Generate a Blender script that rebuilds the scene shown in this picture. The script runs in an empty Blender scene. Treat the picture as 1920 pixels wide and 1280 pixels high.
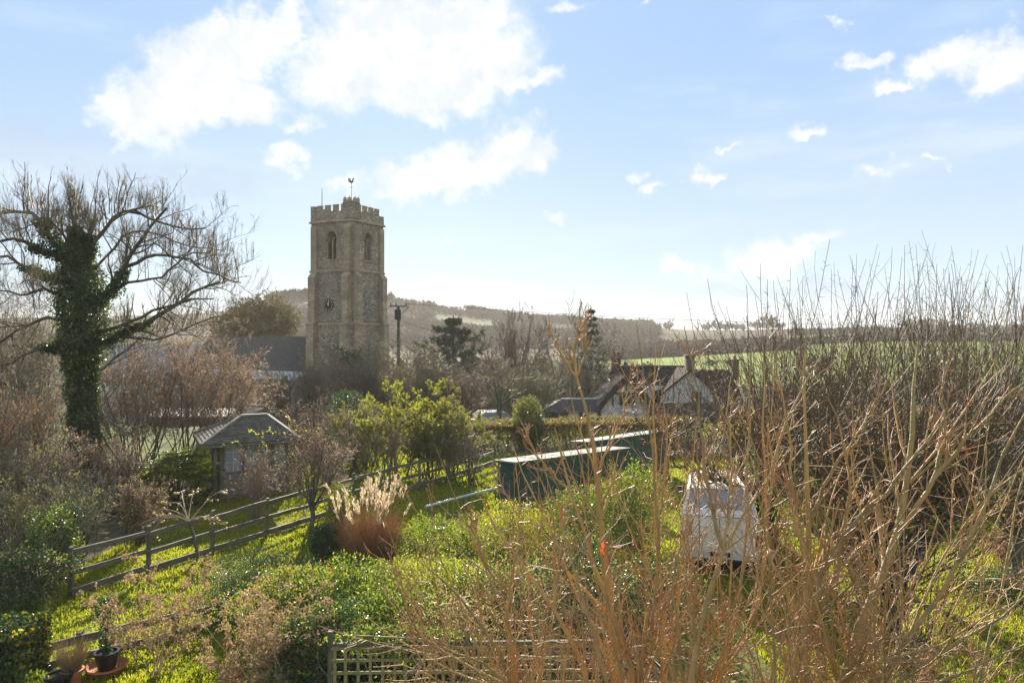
import bpy, bmesh, math, random
import numpy as np
from mathutils import Vector, Matrix
R = math.radians
F = 1387.0            # focal length in photo pixels (1920 wide)
EYE = 6.0             # eye height above the garden
SC = bpy.context.scene

# ------------------------------------------------------------------ camera, world, sun, exposure
cam = bpy.data.objects.new('camera', bpy.data.cameras.new('camera'))
SC.collection.objects.link(cam)
cam.location = (0, 0, EYE); cam.rotation_euler = (R(90), 0, 0)
cam.data.sensor_width = 36; cam.data.lens = 36*F/1920
cam.data.shift_y = -18/1920
cam.data.clip_start = 0.1; cam.data.clip_end = 6000
SC.camera = cam

SUN_AZ = -9.0         # degrees, left of straight ahead
SUN_EL = 20.0
SUN_STRENGTH = 5.0
SKY_STRENGTH = 0.079
EXPOSURE = 1.62
SC.view_settings.view_transform = 'Standard'
SC.view_settings.look = 'None'
SC.view_settings.gamma = 1.0
SC.view_settings.use_curve_mapping = False
SC.view_settings.exposure = EXPOSURE

sl = bpy.data.lights.new('sun', 'SUN'); sl.energy = SUN_STRENGTH; sl.angle = R(0.5); sl.color = (1, .92, .78)
so = bpy.data.objects.new('sun', sl); SC.collection.objects.link(so)
sd = Vector((math.sin(R(SUN_AZ))*math.cos(R(SUN_EL)), math.cos(R(SUN_AZ))*math.cos(R(SUN_EL)), math.sin(R(SUN_EL))))
so.rotation_euler = (-sd).to_track_quat('-Z', 'Y').to_euler()
so.location = (0, 0, 60)

def make_world():
    w = bpy.data.worlds.new('World'); SC.world = w; w.use_nodes = True
    nt = w.node_tree; N = nt.nodes; L = nt.links
    for n in list(N): N.remove(n)
    out = N.new('ShaderNodeOutputWorld'); bg = N.new('ShaderNodeBackground')
    bg.inputs['Strength'].default_value = SKY_STRENGTH
    sky = N.new('ShaderNodeTexSky'); sky.sky_type = 'NISHITA'; sky.sun_disc = False
    sky.sun_elevation = R(SUN_EL); sky.sun_rotation = R(SUN_AZ); sky.altitude = 50
    sky.air_density = 1.0; sky.dust_density = 0.3; sky.ozone_density = 2.2
    tc = N.new('ShaderNodeTexCoord')
    def math_(op, a, b=None, c=None, clamp=False):
        m = N.new('ShaderNodeMath'); m.operation = op; m.use_clamp = clamp
        for i, v in enumerate((a, b, c)):
            if v is None: continue
            if isinstance(v, (int, float)): m.inputs[i].default_value = v
            else: L.new(v, m.inputs[i])
        return m.outputs[0]
    def vmath(op, a, b=None, s=None):
        m = N.new('ShaderNodeVectorMath'); m.operation = op
        for i, v in enumerate((a, b)):
            if v is None: continue
            if isinstance(v, tuple): m.inputs[i].default_value = v
            else: L.new(v, m.inputs[i])
        if s is not None: m.inputs['Scale'].default_value = s
        return m
    def mix(f, a, b, blend='MIX'):
        m = N.new('ShaderNodeMix'); m.data_type = 'RGBA'; m.blend_type = blend
        if isinstance(f, (int, float)): m.inputs[0].default_value = f
        else: L.new(f, m.inputs[0])
        for i, v in ((6, a), (7, b)):
            if isinstance(v, tuple): m.inputs[i].default_value = v + (1,)
            else: L.new(v, m.inputs[i])
        return m.outputs[2]
    def smooth(v, a, b):
        m = N.new('ShaderNodeMapRange'); m.interpolation_type = 'SMOOTHSTEP'
        L.new(v, m.inputs[0]); m.inputs[1].default_value = a; m.inputs[2].default_value = b
        return m.outputs[0]
    d = tc.outputs['Generated']
    sep = N.new('ShaderNodeSeparateXYZ'); L.new(d, sep.inputs[0])
    az = math_('ARCTAN2', sep.outputs[0], sep.outputs[1])
    el = math_('ARCSINE', sep.outputs[2])
    comb = N.new('ShaderNodeCombineXYZ'); L.new(az, comb.inputs[0]); L.new(el, comb.inputs[1])
    # warp of the cloud outlines
    def noise(vec, scale, detail, rough=.6):
        n = N.new('ShaderNodeTexNoise'); n.inputs['Scale'].default_value = scale
        n.inputs['Detail'].default_value = detail; n.inputs['Roughness'].default_value = rough
        L.new(vec, n.inputs['Vector']); return n
    n1 = noise(d, 14, 6, .62)
    off = vmath('SUBTRACT', n1.outputs['Color'], (.5, .5, .5))
    offs = vmath('SCALE', off.outputs[0], s=.085)
    nb = noise(d, 38, 5, .6)
    ofb = vmath('SCALE', vmath('SUBTRACT', nb.outputs['Color'], (.5, .5, .5)).outputs[0], s=.05)
    p = vmath('ADD', vmath('ADD', comb.outputs[0], offs.outputs[0]).outputs[0], ofb.outputs[0]).outputs[0]
    blobs = [(300,205,85,62,1),(360,150,85,66,1),(430,105,80,58,1),(490,65,75,48,1),(420,185,120,42,1),(240,225,46,42,1),(545,40,40,26,1),
             (640,125,105,66,1),(715,60,110,80,1),(810,60,140,80,1),(880,95,115,75,1),(800,160,150,48,1),(950,150,80,28,.9),(1010,140,40,16,.8),(900,20,80,50,1),
             (900,305,95,38,1),(965,275,62,44,1),(1003,290,34,36,.95),(790,345,78,28,.95),(850,325,85,30,1),(735,365,30,14,.7),
             (533,297,38,20,.8),(575,232,42,18,.7),(650,352,40,22,.8),(1620,118,48,20,.95),(1680,168,42,16,.7),(1780,108,70,34,1),(1880,118,70,42,1),
             (1500,233,28,13,.8),(1318,333,32,16,.8),(1200,330,18,14,.65),(1222,364,26,11,.6),(1455,475,90,28,.8),(1520,455,60,20,.7),(1295,495,40,15,.8),
             (1360,268,32,8,.55),(1660,318,52,16,.55),(1757,290,22,10,.55),(1050,415,20,9,.6),(835,440,22,10,.5),(905,556,85,24,.85),(965,548,50,24,.85),
             (1195,582,40,12,.55),(1050,14,42,11,.5),(1208,15,17,10,.6),(1570,40,24,8,.4),(1340,515,60,10,.4)]
    cur = None
    for (x, y, rx, ry, s) in blobs:
        a = math.atan((x-960)/F); e = math.atan((622-y)/F*math.cos(a))
        ra = rx/F*math.cos(a)**2*1.12; re = ry/F*math.cos(a)*1.15
        q = vmath('MULTIPLY', vmath('SUBTRACT', p, (a, e, 0)).outputs[0], (1/ra, 1/re, 0))
        ln = vmath('LENGTH', q.outputs[0]).outputs['Value']
        v = math_('MULTIPLY_ADD', ln, -s, s*1.25)
        cur = v if cur is None else math_('MAXIMUM', cur, v)
    # clouds elsewhere in the sky, of the same sort
    n2 = noise(d, 3.2, 9, .58)
    far = smooth(math_('ABSOLUTE', az), .66, .9)
    gen = math_('MULTIPLY', smooth(n2.outputs[0], .5, .66), far)
    n3 = noise(d, 46, 6, .6)
    dens = math_('ADD', cur, math_('MULTIPLY', math_('SUBTRACT', n3.outputs[0], .5), .9))
    dens = smooth(dens, .0, .8)
    cover = math_('MAXIMUM', dens, gen)
    # base sky: Nishita seen through a thin, even high veil
    veil = mix(smooth(sep.outputs[2], -.02, .38), (3.1, 3.6, 4.05), (1.95, 2.75, 4.0))
    tint = mix(1.0, sky.outputs[0], (.55, .66, .74), 'MULTIPLY')
    base = mix(.9, tint, veil)
    # faint streaks of high cloud
    mp = N.new('ShaderNodeMapping'); mp.inputs['Scale'].default_value = (1, 1, 5); L.new(d, mp.inputs[0])
    n4 = noise(mp.outputs[0], 2.6, 7, .6)
    base = mix(math_('MULTIPLY', smooth(n4.outputs[0], .45, .72), .45), base, (3.6, 4.0, 4.6))
    # grey-blue bank low on the left
    g = None
    for (x, y, rx, ry) in ((40,275,190,48),(350,340,150,38),(180,330,150,30),(1500,545,240,18)):
        a = math.atan((x-960)/F); e = math.atan((622-y)/F*math.cos(a))
        q = vmath('MULTIPLY', vmath('SUBTRACT', p, (a, e, 0)).outputs[0], (F/rx, F/ry, 0))
        v = math_('SUBTRACT', 1.2, vmath('LENGTH', q.outputs[0]).outputs['Value'])
        g = v if g is None else math_('MAXIMUM', g, v)
    base = mix(math_('MULTIPLY', smooth(g, 0, 1.0), .5), base, (2.5, 2.95, 3.5))
    n5 = noise(d, 22, 5, .6)
    cc = mix(smooth(n5.outputs[0], .38, .66), (3.7, 3.9, 4.15), (4.6, 4.6, 4.55))
    col = mix(cover, base, cc)
    L.new(col, bg.inputs['Color']); L.new(bg.outputs[0], out.inputs[0])
make_world()

# ------------------------------------------------------------------ small tools
def W(px, py, d):                       # the world point seen at a photo pixel, d metres ahead
    return np.array([(px-960)/F*d, d, EYE+(622-py)/F*d])
def G(px, py):                          # the point of the garden's level at a photo pixel
    d = EYE*F/(py-622); return np.array([(px-960)/F*d, d, 0.0])
def sstep(a, b, x):
    t = np.clip((np.asarray(x, float)-a)/(b-a), 0, 1); return t*t*(3-2*t)
def vnoise(P, f, seed=0):
    r = np.random.RandomState(seed); o = 0
    for i in range(5):
        k = r.normal(size=3)*f*(1+.6*i); o = o+np.sin(P@k+r.rand()*6.28)/(1+.5*i)
    return o/2.6
YSKY_X = [-700,0,300,460,520,545,580,730,760,800,850,900,1000,1100,1200,1280,1400,1440,1600,1920,2600]
YSKY_Y = [600,596,590,582,566,562,560,560,566,574,582,590,600,606,610,618,619,617,615,616,618]
def terr(X, Y):
    X = np.asarray(X, float); Y = np.asarray(Y, float)
    z = 0.25*sstep(36, 44, Y)*(1-sstep(45, 50, Y)) - 4.0*sstep(46, 60, Y)
    z = z + .05*np.sin(X*.5+1)*np.cos(Y*.37)*sstep(8, 12, Y)
    Ys = np.maximum(Y, 1); px = 960+F*X/Ys
    g = np.interp(px, [1000, 1140, 1460, 1650, 2200], [0, .5, 4.6, 7.0, 7.5])
    z = z + g*sstep(70, 345, Y)
    yc = 560.0
    crest = EYE+(622-np.interp(px, YSKY_X, YSKY_Y))*yc/F
    base = -4+g
    t = sstep(330, yc, Y)
    z = np.where(Y > 330, base+(crest-base)*(t*.6+.4*np.clip((Y-330)/(yc-330), 0, 1)), z)
    z = np.where(Y > yc, crest-(Y-yc)*.03, z)
    return z
def tz(x, y): return float(terr(x, y))

MATS = {}
def mat(name, c1, c2=None, scale=4.0, rough=.85, bump=0.0, bscale=None, trans=0.0, island=0.0, spec=.3, metal=0.0, detail=4, stretch=None, ramp=(.38, .62), tcol=None, coat=0):
    if name in MATS: return MATS[name]
    m = bpy.data.materials.new(name); m.use_nodes = True; MATS[name] = m
    if island and c2 is not None: c1 = tuple(min(.7, q*1.22) for q in c1); c2 = tuple(min(.7, q*1.22) for q in c2)
    nt = m.node_tree; N = nt.nodes; L = nt.links
    b = N['Principled BSDF']; o = N['Material Output']
    b.inputs['Roughness'].default_value = rough; b.inputs['Metallic'].default_value = metal
    b.inputs['Specular IOR Level'].default_value = spec
    if coat: b.inputs['Coat Weight'].default_value = coat
    tc = N.new('ShaderNodeTexCoord'); vec = tc.outputs['Object']
    if stretch:
        mp = N.new('ShaderNodeMapping'); mp.inputs['Scale'].default_value = stretch; L.new(vec, mp.inputs[0]); vec = mp.outputs[0]
    def mixc(f, a, c, bl='MIX'):
        x = N.new('ShaderNodeMix'); x.data_type = 'RGBA'; x.blend_type = bl
        if isinstance(f, float): x.inputs[0].default_value = f
        else: L.new(f, x.inputs[0])
        for i, v in ((6, a), (7, c)):
            if isinstance(v, tuple): x.inputs[i].default_value = tuple(v[:3])+(1,)
            else: L.new(v, x.inputs[i])
        return x.outputs[2]
    col = tuple(c1)
    if c2 is not None:
        if island:
            geo = N.new('ShaderNodeNewGeometry'); rnd = geo.outputs['Random Per Island']
            nz = N.new('ShaderNodeTexNoise'); nz.inputs['Scale'].default_value = scale; nz.inputs['Detail'].default_value = 2; L.new(vec, nz.inputs[0])
            mr = N.new('ShaderNodeMapRange'); mr.inputs[1].default_value = ramp[0]; mr.inputs[2].default_value = ramp[1]; L.new(nz.outputs[0], mr.inputs[0])
            mm = N.new('ShaderNodeMath'); mm.operation = 'MULTIPLY_ADD'; L.new(rnd, mm.inputs[0]); mm.inputs[1].default_value = island
            m2 = N.new('ShaderNodeMath'); m2.operation = 'MULTIPLY'; L.new(mr.outputs[0], m2.inputs[0]); m2.inputs[1].default_value = 1-island
            L.new(m2.outputs[0], mm.inputs[2]); fac = mm.outputs[0]
        else:
            nz = N.new('ShaderNodeTexNoise'); nz.inputs['Scale'].default_value = scale; nz.inputs['Detail'].default_value = detail; L.new(vec, nz.inputs[0])
            mr = N.new('ShaderNodeMapRange'); mr.inputs[1].default_value = ramp[0]; mr.inputs[2].default_value = ramp[1]; L.new(nz.outputs[0], mr.inputs[0])
            fac = mr.outputs[0]
        col = mixc(fac, tuple(c1), tuple(c2))
        L.new(col, b.inputs['Base Color'])
    else:
        b.inputs['Base Color'].default_value = tuple(c1)+(1,)
    if bump:
        bn = N.new('ShaderNodeTexNoise'); bn.inputs['Scale'].default_value = bscale or scale*4; bn.inputs['Detail'].default_value = 5; L.new(vec, bn.inputs[0])
        bp = N.new('ShaderNodeBump'); bp.inputs['Strength'].default_value = min(1, bump); bp.inputs['Distance'].default_value = .02*max(1, bump); L.new(bn.outputs[0], bp.inputs['Height'])
        L.new(bp.outputs[0], b.inputs['Normal'])
    if trans:
        t = N.new('ShaderNodeBsdfTranslucent'); ms = N.new('ShaderNodeMixShader'); ms.inputs[0].default_value = trans
        if tcol is not None:
            tt = mixc(1.0, col, tuple(tcol), 'MULTIPLY') ; L.new(tt, t.inputs['Color'])
        elif isinstance(col, tuple): t.inputs['Color'].default_value = col+(1,)
        else: L.new(col, t.inputs['Color'])
        L.new(b.outputs[0], ms.inputs[1]); L.new(t.outputs[0], ms.inputs[2]); L.new(ms.outputs[0], o.inputs['Surface'])
    return m

def link(o): SC.collection.objects.link(o); return o
def tag(o, label=None, cat=None, group=None, kind=None):
    if label: o['label'] = label
    if cat: o['category'] = cat
    if group: o['group'] = group
    if kind: o['kind'] = kind
    return o
def empty(name, loc=(0, 0, 0), rz=0, label=None, cat=None, group=None):
    o = link(bpy.data.objects.new(name, None)); o.location = tuple(loc); o.rotation_euler = (0, 0, rz)
    o.empty_display_size = .2
    return tag(o, label, cat, group)
def copy_thing(r, loc, rz=0, scale=None, label=None, group=None):
    c = link(r.copy()); c.location = tuple(loc); c.rotation_euler = (0, 0, rz)
    if scale is not None: c.scale = scale if hasattr(scale, '__len__') else (scale,)*3
    if label: c['label'] = label
    if group: c['group'] = group
    for ch in list(r.children):
        k = link(ch.copy()); k.parent = c
        for g in list(ch.children):
            q = link(g.copy()); q.parent = k
    return c

class MB:                               # fills one mesh: boxes, tubes, leaves, polygons
    def __init__(s): s.v = []; s.f3 = []; s.f4 = []; s.m3 = []; s.m4 = []; s.n = 0; s.poly = []
    def addv(s, a):
        a = np.asarray(a, float).reshape(-1, 3); s.v.append(a); k = s.n; s.n += len(a); return k
    def quads(s, idx, m=0):
        idx = np.asarray(idx, np.int64).reshape(-1, 4); s.f4.append(idx); s.m4.append(np.full(len(idx), m))
    def tris(s, idx, m=0):
        idx = np.asarray(idx, np.int64).reshape(-1, 3); s.f3.append(idx); s.m3.append(np.full(len(idx), m))
    def face(s, pts, m=0):
        k = s.addv(pts); n = len(pts)
        for i in range(1, n-1): s.tris([[k, k+i, k+i+1]], m)
    def hexa(s, c8, m=0):               # bottom ring of 4, top ring of 4
        k = s.addv(c8)
        s.quads([[k, k+3, k+2, k+1], [k+4, k+5, k+6, k+7], [k, k+1, k+5, k+4], [k+1, k+2, k+6, k+5], [k+2, k+3, k+7, k+6], [k+3, k, k+4, k+7]], m)
    def box(s, c, size, m=0, rz=0, taper=1.0):
        x, y, z = (q/2 for q in size); p = []
        for zz, t in ((-z, 1), (z, taper)):
            for (a, b) in ((-x, -y), (x, -y), (x, y), (-x, y)):
                a, b = a*t, b*t
                p.append((c[0]+a*math.cos(rz)-b*math.sin(rz), c[1]+a*math.sin(rz)+b*math.cos(rz), c[2]+zz))
        s.hexa(p, m)
    def beam(s, a, b, w, h, m=0):       # a squared bar from a to b: w across, h in the upright plane
        a = np.array(a, float); b = np.array(b, float); d = b-a; d /= np.linalg.norm(d)
        up = np.array([0, 0, 1.]) if abs(d[2]) < .95 else np.array([0, 1., 0])
        sd_ = np.cross(d, up); sd_ /= np.linalg.norm(sd_); up = np.cross(sd_, d)
        p = []
        for e in (a, b):
            for (i, j) in ((-1, -1), (1, -1), (1, 1), (-1, 1)): p.append(e+sd_*i*w/2+up*j*h/2)
        k = s.addv(p)
        s.quads([[k, k+1, k+2, k+3], [k+7, k+6, k+5, k+4], [k, k+4, k+5, k+1], [k+1, k+5, k+6, k+2], [k+2, k+6, k+7, k+3], [k+3, k+7, k+4, k]], m)
    def prism(s, pts, d, m=0):          # a convex polygon pushed along d
        a = np.asarray(pts, float); b = a+np.asarray(d, float); n = len(a); k = s.addv(np.vstack([a, b]))
        for i in range(1, n-1): s.tris([[k, k+i+1, k+i], [k+n, k+n+i, k+n+i+1]], m)
        for i in range(n):
            j = (i+1) % n; s.quads([[k+i, k+j, k+n+j, k+n+i]], m)
    def tubes(s, P, Rd, sides=4, m=0):  # P (N,m,3), Rd (N,m)
        P = np.asarray(P, float); Rd = np.asarray(Rd, float)
        if P.ndim == 2: P = P[None]; Rd = Rd[None]
        N_, M_, _ = P.shape
        if N_ == 0: return
        T = np.gradient(P, axis=1); T /= np.linalg.norm(T, axis=2, keepdims=True)+1e-9
        ref = np.where(np.abs(T[:, :1, 2:3]) > .9, np.array([[[1., 0, 0]]]), np.array([[[0, 0, 1.]]]))
        ref = np.broadcast_to(ref, T.shape)
        A = np.cross(T, ref); A /= np.linalg.norm(A, axis=2, keepdims=True)+1e-9
        B = np.cross(T, A)
        an = np.arange(sides)*2*np.pi/sides
        ring = (A[:, :, None]*np.cos(an)[None, None, :, None]+B[:, :, None]*np.sin(an)[None, None, :, None])*Rd[:, :, None, None]+P[:, :, None]
        k = s.addv(ring.reshape(-1, 3))
        base = k+np.arange(N_)[:, None, None]*M_*sides+np.arange(M_-1)[None, :, None]*sides
        i = np.arange(sides)[None, None]; j = (i+1) % sides
        q = np.stack([base+i, base+j, base+sides+j, base+sides+i], -1)
        s.quads(q.reshape(-1, 4), m)
    def tube(s, pts, r, sides=8, m=0, caps=True):
        P = np.asarray(pts, float); r = np.full(len(P), r) if np.isscalar(r) else np.asarray(r)
        s.tubes(P, r, sides, m)
        if caps:
            k = s.n-len(P)*sides
            for b, rev in ((k, 1), (s.n-sides, 0)):
                for i in range(1, sides-1):
                    s.tris([[b, b+i+1, b+i] if rev else [b, b+i, b+i+1]], m)
    def lathe(s, c, prof, sides=16, m=0):
        an = np.arange(sides)*2*np.pi/sides
        ring = np.array([[(c[0]+r*math.cos(a), c[1]+r*math.sin(a), c[2]+z) for a in an] for r, z in prof])
        k = s.addv(ring.reshape(-1, 3)); i = np.arange(sides); j = (i+1) % sides
        for q in range(len(prof)-1):
            b = k+q*sides; s.quads(np.stack([b+i, b+j, b+sides+j, b+sides+i], -1), m)
    def leaves(s, P, D, Nn, ln, wd, m=0, fold=.25):   # diamond leaves: base P, along D, facing Nn
        n = len(P)
        if n == 0: return
        D = D/(np.linalg.norm(D, axis=1, keepdims=True)+1e-9)
        S = np.cross(D, Nn); S /= np.linalg.norm(S, axis=1, keepdims=True)+1e-9
        U = np.cross(S, D)
        ln = np.broadcast_to(np.asarray(ln, float), (n,))[:, None]; wd = np.broadcast_to(np.asarray(wd, float), (n,))[:, None]
        a = P; b = P+D*ln*.45+S*wd*.5+U*wd*fold; c = P+D*ln; e = P+D*ln*.45-S*wd*.5+U*wd*fold
        k = s.addv(np.stack([a, b, c, e], 1).reshape(-1, 3))
        q = k+np.arange(n)[:, None]*4+np.arange(4)[None]; s.quads(q, m)
    def build(s, name, mats, parent=None, smooth=False, loc=None, label=None):
        me = bpy.data.meshes.new(name)
        v = np.vstack(s.v) if s.v else np.zeros((0, 3))
        f3 = np.vstack(s.f3) if s.f3 else np.zeros((0, 3), int); f4 = np.vstack(s.f4) if s.f4 else np.zeros((0, 4), int)
        mi = np.concatenate([np.concatenate(s.m3) if s.m3 else np.zeros(0), np.concatenate(s.m4) if s.m4 else np.zeros(0)]).astype(np.int32)
        me.vertices.add(len(v)); me.vertices.foreach_set('co', v.astype(np.float32).ravel())
        li = np.concatenate([f3.ravel(), f4.ravel()]).astype(np.int32)
        me.loops.add(len(li)); me.loops.foreach_set('vertex_index', li)
        n3, n4 = len(f3), len(f4)
        st = np.concatenate([np.arange(n3)*3, n3*3+np.arange(n4)*4]).astype(np.int32)
        me.polygons.add(n3+n4); me.polygons.foreach_set('loop_start', st)
        for x in (mats if isinstance(mats, (list, tuple)) else [mats]): me.materials.append(x)
        me.polygons.foreach_set('material_index', mi)
        me.polygons.foreach_set('use_smooth', np.full(n3+n4, smooth))
        me.update(calc_edges=True); me.validate()
        o = link(bpy.data.objects.new(name, me))
        if loc is not None: o.location = tuple(loc)
        if parent is not None: o.parent = parent
        if label: o['label'] = label
        return o

# ------------------------------------------------------------------ growth
def unit(a): return a/(np.linalg.norm(a, axis=-1, keepdims=True)+1e-9)
def grow(r, S, D, ln, rd, m, wob=.15, up=.1, taper=.35, grav=0):
    N_ = len(S); P = np.zeros((N_, m, 3)); P[:, 0] = S; d = unit(D.copy())
    st = (ln/(m-1))[:, None]
    for i in range(1, m):
        d = unit(d+r.normal(size=(N_, 3))*wob+np.array([0, 0, up-grav*i/m]))
        P[:, i] = P[:, i-1]+d*st
    t = np.linspace(0, 1, m)[None]
    return P, rd[:, None]*(1-(1-taper)*t)
def spawn(r, P, Rd, k, t0, t1, ang, lr, rr, m, wob=.15, up=.1, taper=.35, grav=0, lref=None, bias=None, keep=None, rmin=.0):
    N_, M_, _ = P.shape
    par = np.repeat(np.arange(N_), k)
    if keep is not None: par = par[r.rand(len(par)) < keep]
    t = r.uniform(t0, t1, len(par))*(M_-1); i = np.minimum(t.astype(int), M_-2); f = (t-i)[:, None]
    S = P[par, i]*(1-f)+P[par, i+1]*f
    T = unit(P[par, i+1]-P[par, i])
    q = r.normal(size=(len(par), 3)); q = unit(q-(q*T).sum(1, keepdims=True)*T)
    if bias is not None: q = unit(q+np.asarray(bias)); q = unit(q-(q*T).sum(1, keepdims=True)*T)
    a = np.radians(r.uniform(ang[0], ang[1], len(par)))[:, None]
    D = T*np.cos(a)+q*np.sin(a)
    L0 = np.linalg.norm(np.diff(P, axis=1), axis=2).sum(1)[par] if lref is None else np.full(len(par), lref)
    ln = L0*lr*r.uniform(.55, 1.15, len(par))*(1-.35*t/(M_-1))
    rd = (Rd[par, i]*(1-f[:, 0])+Rd[par, i+1]*f[:, 0])*rr
    return grow(r, S, D, ln, np.maximum(rd, rmin), m, wob, up, taper, grav)
def resample(pts, m, r=None, jit=0):
    p = np.asarray(pts, float); L = np.r_[0, np.cumsum(np.linalg.norm(np.diff(p, axis=0), axis=1))]
    t = np.linspace(0, L[-1], m); q = np.stack([np.interp(t, L, p[:, i]) for i in range(3)], 1)
    for _ in range(2): q[1:-1] = .25*q[:-2]+.5*q[1:-1]+.25*q[2:]
    if r is not None: q[1:-1] += r.normal(size=(m-2, 3))*jit
    return q
def rpts(r, P, n, t0=0):                # n random points along a bundle of branches
    N_, M_, _ = P.shape; b = r.randint(0, N_, n); t = r.uniform(t0, 1, n)*(M_-1); i = np.minimum(t.astype(int), M_-2); f = (t-i)[:, None]
    return P[b, i]*(1-f)+P[b, i+1]*f, unit(P[b, i+1]-P[b, i])
def shift(P, base): return P-np.asarray(base)
def leafball(mb, r, c, rad, n, ln, m=0, seed=0, lump=.28, inner=.35, flat=0):
    q = unit(r.normal(size=(n, 3))); rr = 1-inner*r.rand(n)**1.5
    rr = rr*(1+lump*vnoise(q, 3.0, seed)+lump*.5*vnoise(q, 8.0, seed+1))
    P = q*rr[:, None]*np.asarray(rad); P = P[P[:, 2] > -np.asarray(rad)[2]*.98]; q = q[:len(P)]
    D = unit(P/np.asarray(rad)+r.normal(size=P.shape)*.8); Nn = unit(r.normal(size=P.shape)+np.array([0, 0, .8]))
    mb.leaves(P+np.asarray(c), D, Nn, ln*r.uniform(.6, 1.3, len(P)), ln*.5*r.uniform(.7, 1.2, len(P)), m)
# ------------------------------------------------------------------ materials
m_lawn = mat('lawn_ground', (.12, .14, .018), (.07, .085, .016), scale=1.3, bump=.6, bscale=30, rough=.95, spec=.1)
m_soil = mat('garden_soil', (.055, .048, .028), (.10, .085, .045), scale=2.5, bump=.8, bscale=14, rough=1, spec=.1)
m_field = mat('field_grass', (.17, .21, .025), (.13, .17, .025), scale=.02, rough=1, spec=.05)
m_slope = mat('rough_hillside', (.055, .040, .024), (.022, .017, .011), scale=.06, rough=1, spec=.03, detail=12)
m_dull = mat('dull_pasture', (.06, .062, .022), (.042, .045, .018), scale=.03, rough=1, spec=.05)
m_blade = mat('grass_blade', (.14, .165, .016), (.25, .24, .03), scale=.8, island=.6, rough=.5, trans=.55, tcol=(1.5, 1.55, .8))
m_flint = None
def stone_mat(name, c1, c2, c3, sc=3.2, dark=(.10, .09, .075)):
    m = mat(name, c1, c2, scale=1.0, rough=.9, bump=0)
    nt = m.node_tree; N = nt.nodes; L = nt.links; b = N['Principled BSDF']
    tc = N.new('ShaderNodeTexCoord'); vo = N.new('ShaderNodeTexVoronoi'); vo.inputs['Scale'].default_value = sc
    mp = N.new('ShaderNodeMapping'); mp.inputs['Scale'].default_value = (1, 1, 1.6); L.new(tc.outputs['Object'], mp.inputs[0]); L.new(mp.outputs[0], vo.inputs['Vector'])
    cr = N.new('ShaderNodeValToRGB'); L.new(vo.outputs['Color'], cr.inputs[0])
    e = cr.color_ramp.elements; e[0].color = tuple(c1)+(1,); e[0].position = .15; e[1].color = tuple(c3)+(1,); e[1].position = .95
    x = e.new(.55); x.color = tuple(c2)+(1,)
    ns = N.new('ShaderNodeTexNoise'); ns.inputs['Scale'].default_value = .45; ns.inputs['Detail'].default_value = 8; L.new(tc.outputs['Object'], ns.inputs[0])
    mr = N.new('ShaderNodeMapRange'); mr.inputs[1].default_value = .35; mr.inputs[2].default_value = .7; mr.inputs[3].default_value = 1.15; mr.inputs[4].default_value = .6; L.new(ns.outputs[0], mr.inputs[0])
    vm = N.new('ShaderNodeVectorMath'); vm.operation = 'SCALE'; L.new(cr.outputs[0], vm.inputs[0]); L.new(mr.outputs[0], vm.inputs['Scale'])
    v2 = N.new('ShaderNodeTexVoronoi'); v2.feature = 'DISTANCE_TO_EDGE'; v2.inputs['Scale'].default_value = sc; L.new(mp.outputs[0], v2.inputs['Vector'])
    m2 = N.new('ShaderNodeMapRange'); m2.inputs[1].default_value = .0; m2.inputs[2].default_value = .09; L.new(v2.outputs['Distance'], m2.inputs[0])
    mx = N.new('ShaderNodeMix'); mx.data_type = 'RGBA'; L.new(m2.outputs[0], mx.inputs[0]); mx.inputs[6].default_value = tuple(dark)+(1,); L.new(vm.outputs[0], mx.inputs[7])
    L.new(mx.outputs[2], b.inputs['Base Color'])
    bp = N.new('ShaderNodeBump'); bp.inputs['Strength'].default_value = .7; bp.inputs['Distance'].default_value = .06; L.new(m2.outputs[0], bp.inputs['Height']); L.new(bp.outputs[0], b.inputs['Normal'])
    return m
m_stone = stone_mat('tower_rubble', (.26, .205, .135), (.35, .28, .19), (.50, .42, .31), 3.4)
m_ashlar = stone_mat('dressed_stone', (.36, .275, .17), (.42, .32, .20), (.46, .36, .24), 1.6, (.24, .19, .13))
m_slate = mat('slate_roof', (.05, .048, .045), (.085, .08, .072), scale=3, bump=.5, bscale=12, rough=.85, spec=.12, stretch=(1, 1, 4))
m_slate2 = mat('dark_tile_roof', (.035, .024, .022), (.07, .042, .035), scale=3, bump=.5, bscale=12, rough=.95, spec=.04, stretch=(1, 1, 4))
m_thatch = mat('weathered_thatch', (.038, .031, .027), (.06, .05, .042), scale=2.5, bump=1.0, bscale=20, rough=1, spec=.03, stretch=(5, 5, 1))
m_wash = stone_mat('whitewashed_stone', (.72, .68, .60), (.78, .75, .69), (.84, .82, .76), 2.6, (.46, .43, .37))
m_rend = mat('cream_render', (.66, .58, .42), (.56, .49, .36), scale=1.5, bump=.2)
m_brick = mat('dark_chimney_brick', (.11, .07, .055), (.16, .10, .075), scale=6, bump=.6)
m_beam = mat('dark_oak_beam', (.06, .05, .04), (.10, .085, .065), scale=4, stretch=(1, 1, .2))
m_glass = mat('window_glass', (.03, .035, .04), rough=.08, spec=.8)
m_dark = mat('dark_interior', (.012, .011, .010), rough=1, spec=0)
m_lead = mat('dark_louvre', (.07, .065, .055), (.12, .11, .09), scale=3)
m_clock = mat('clock_black', (.018, .018, .02), rough=.5)
m_gilt = mat('clock_gilt', (.75, .62, .35), rough=.35, metal=.3)
m_iron = mat('dark_iron', (.03, .028, .026), rough=.6, metal=.3)
m_rust = mat('rusty_weathercock', (.10, .05, .03), (.05, .03, .02), scale=8, rough=.7)
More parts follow.
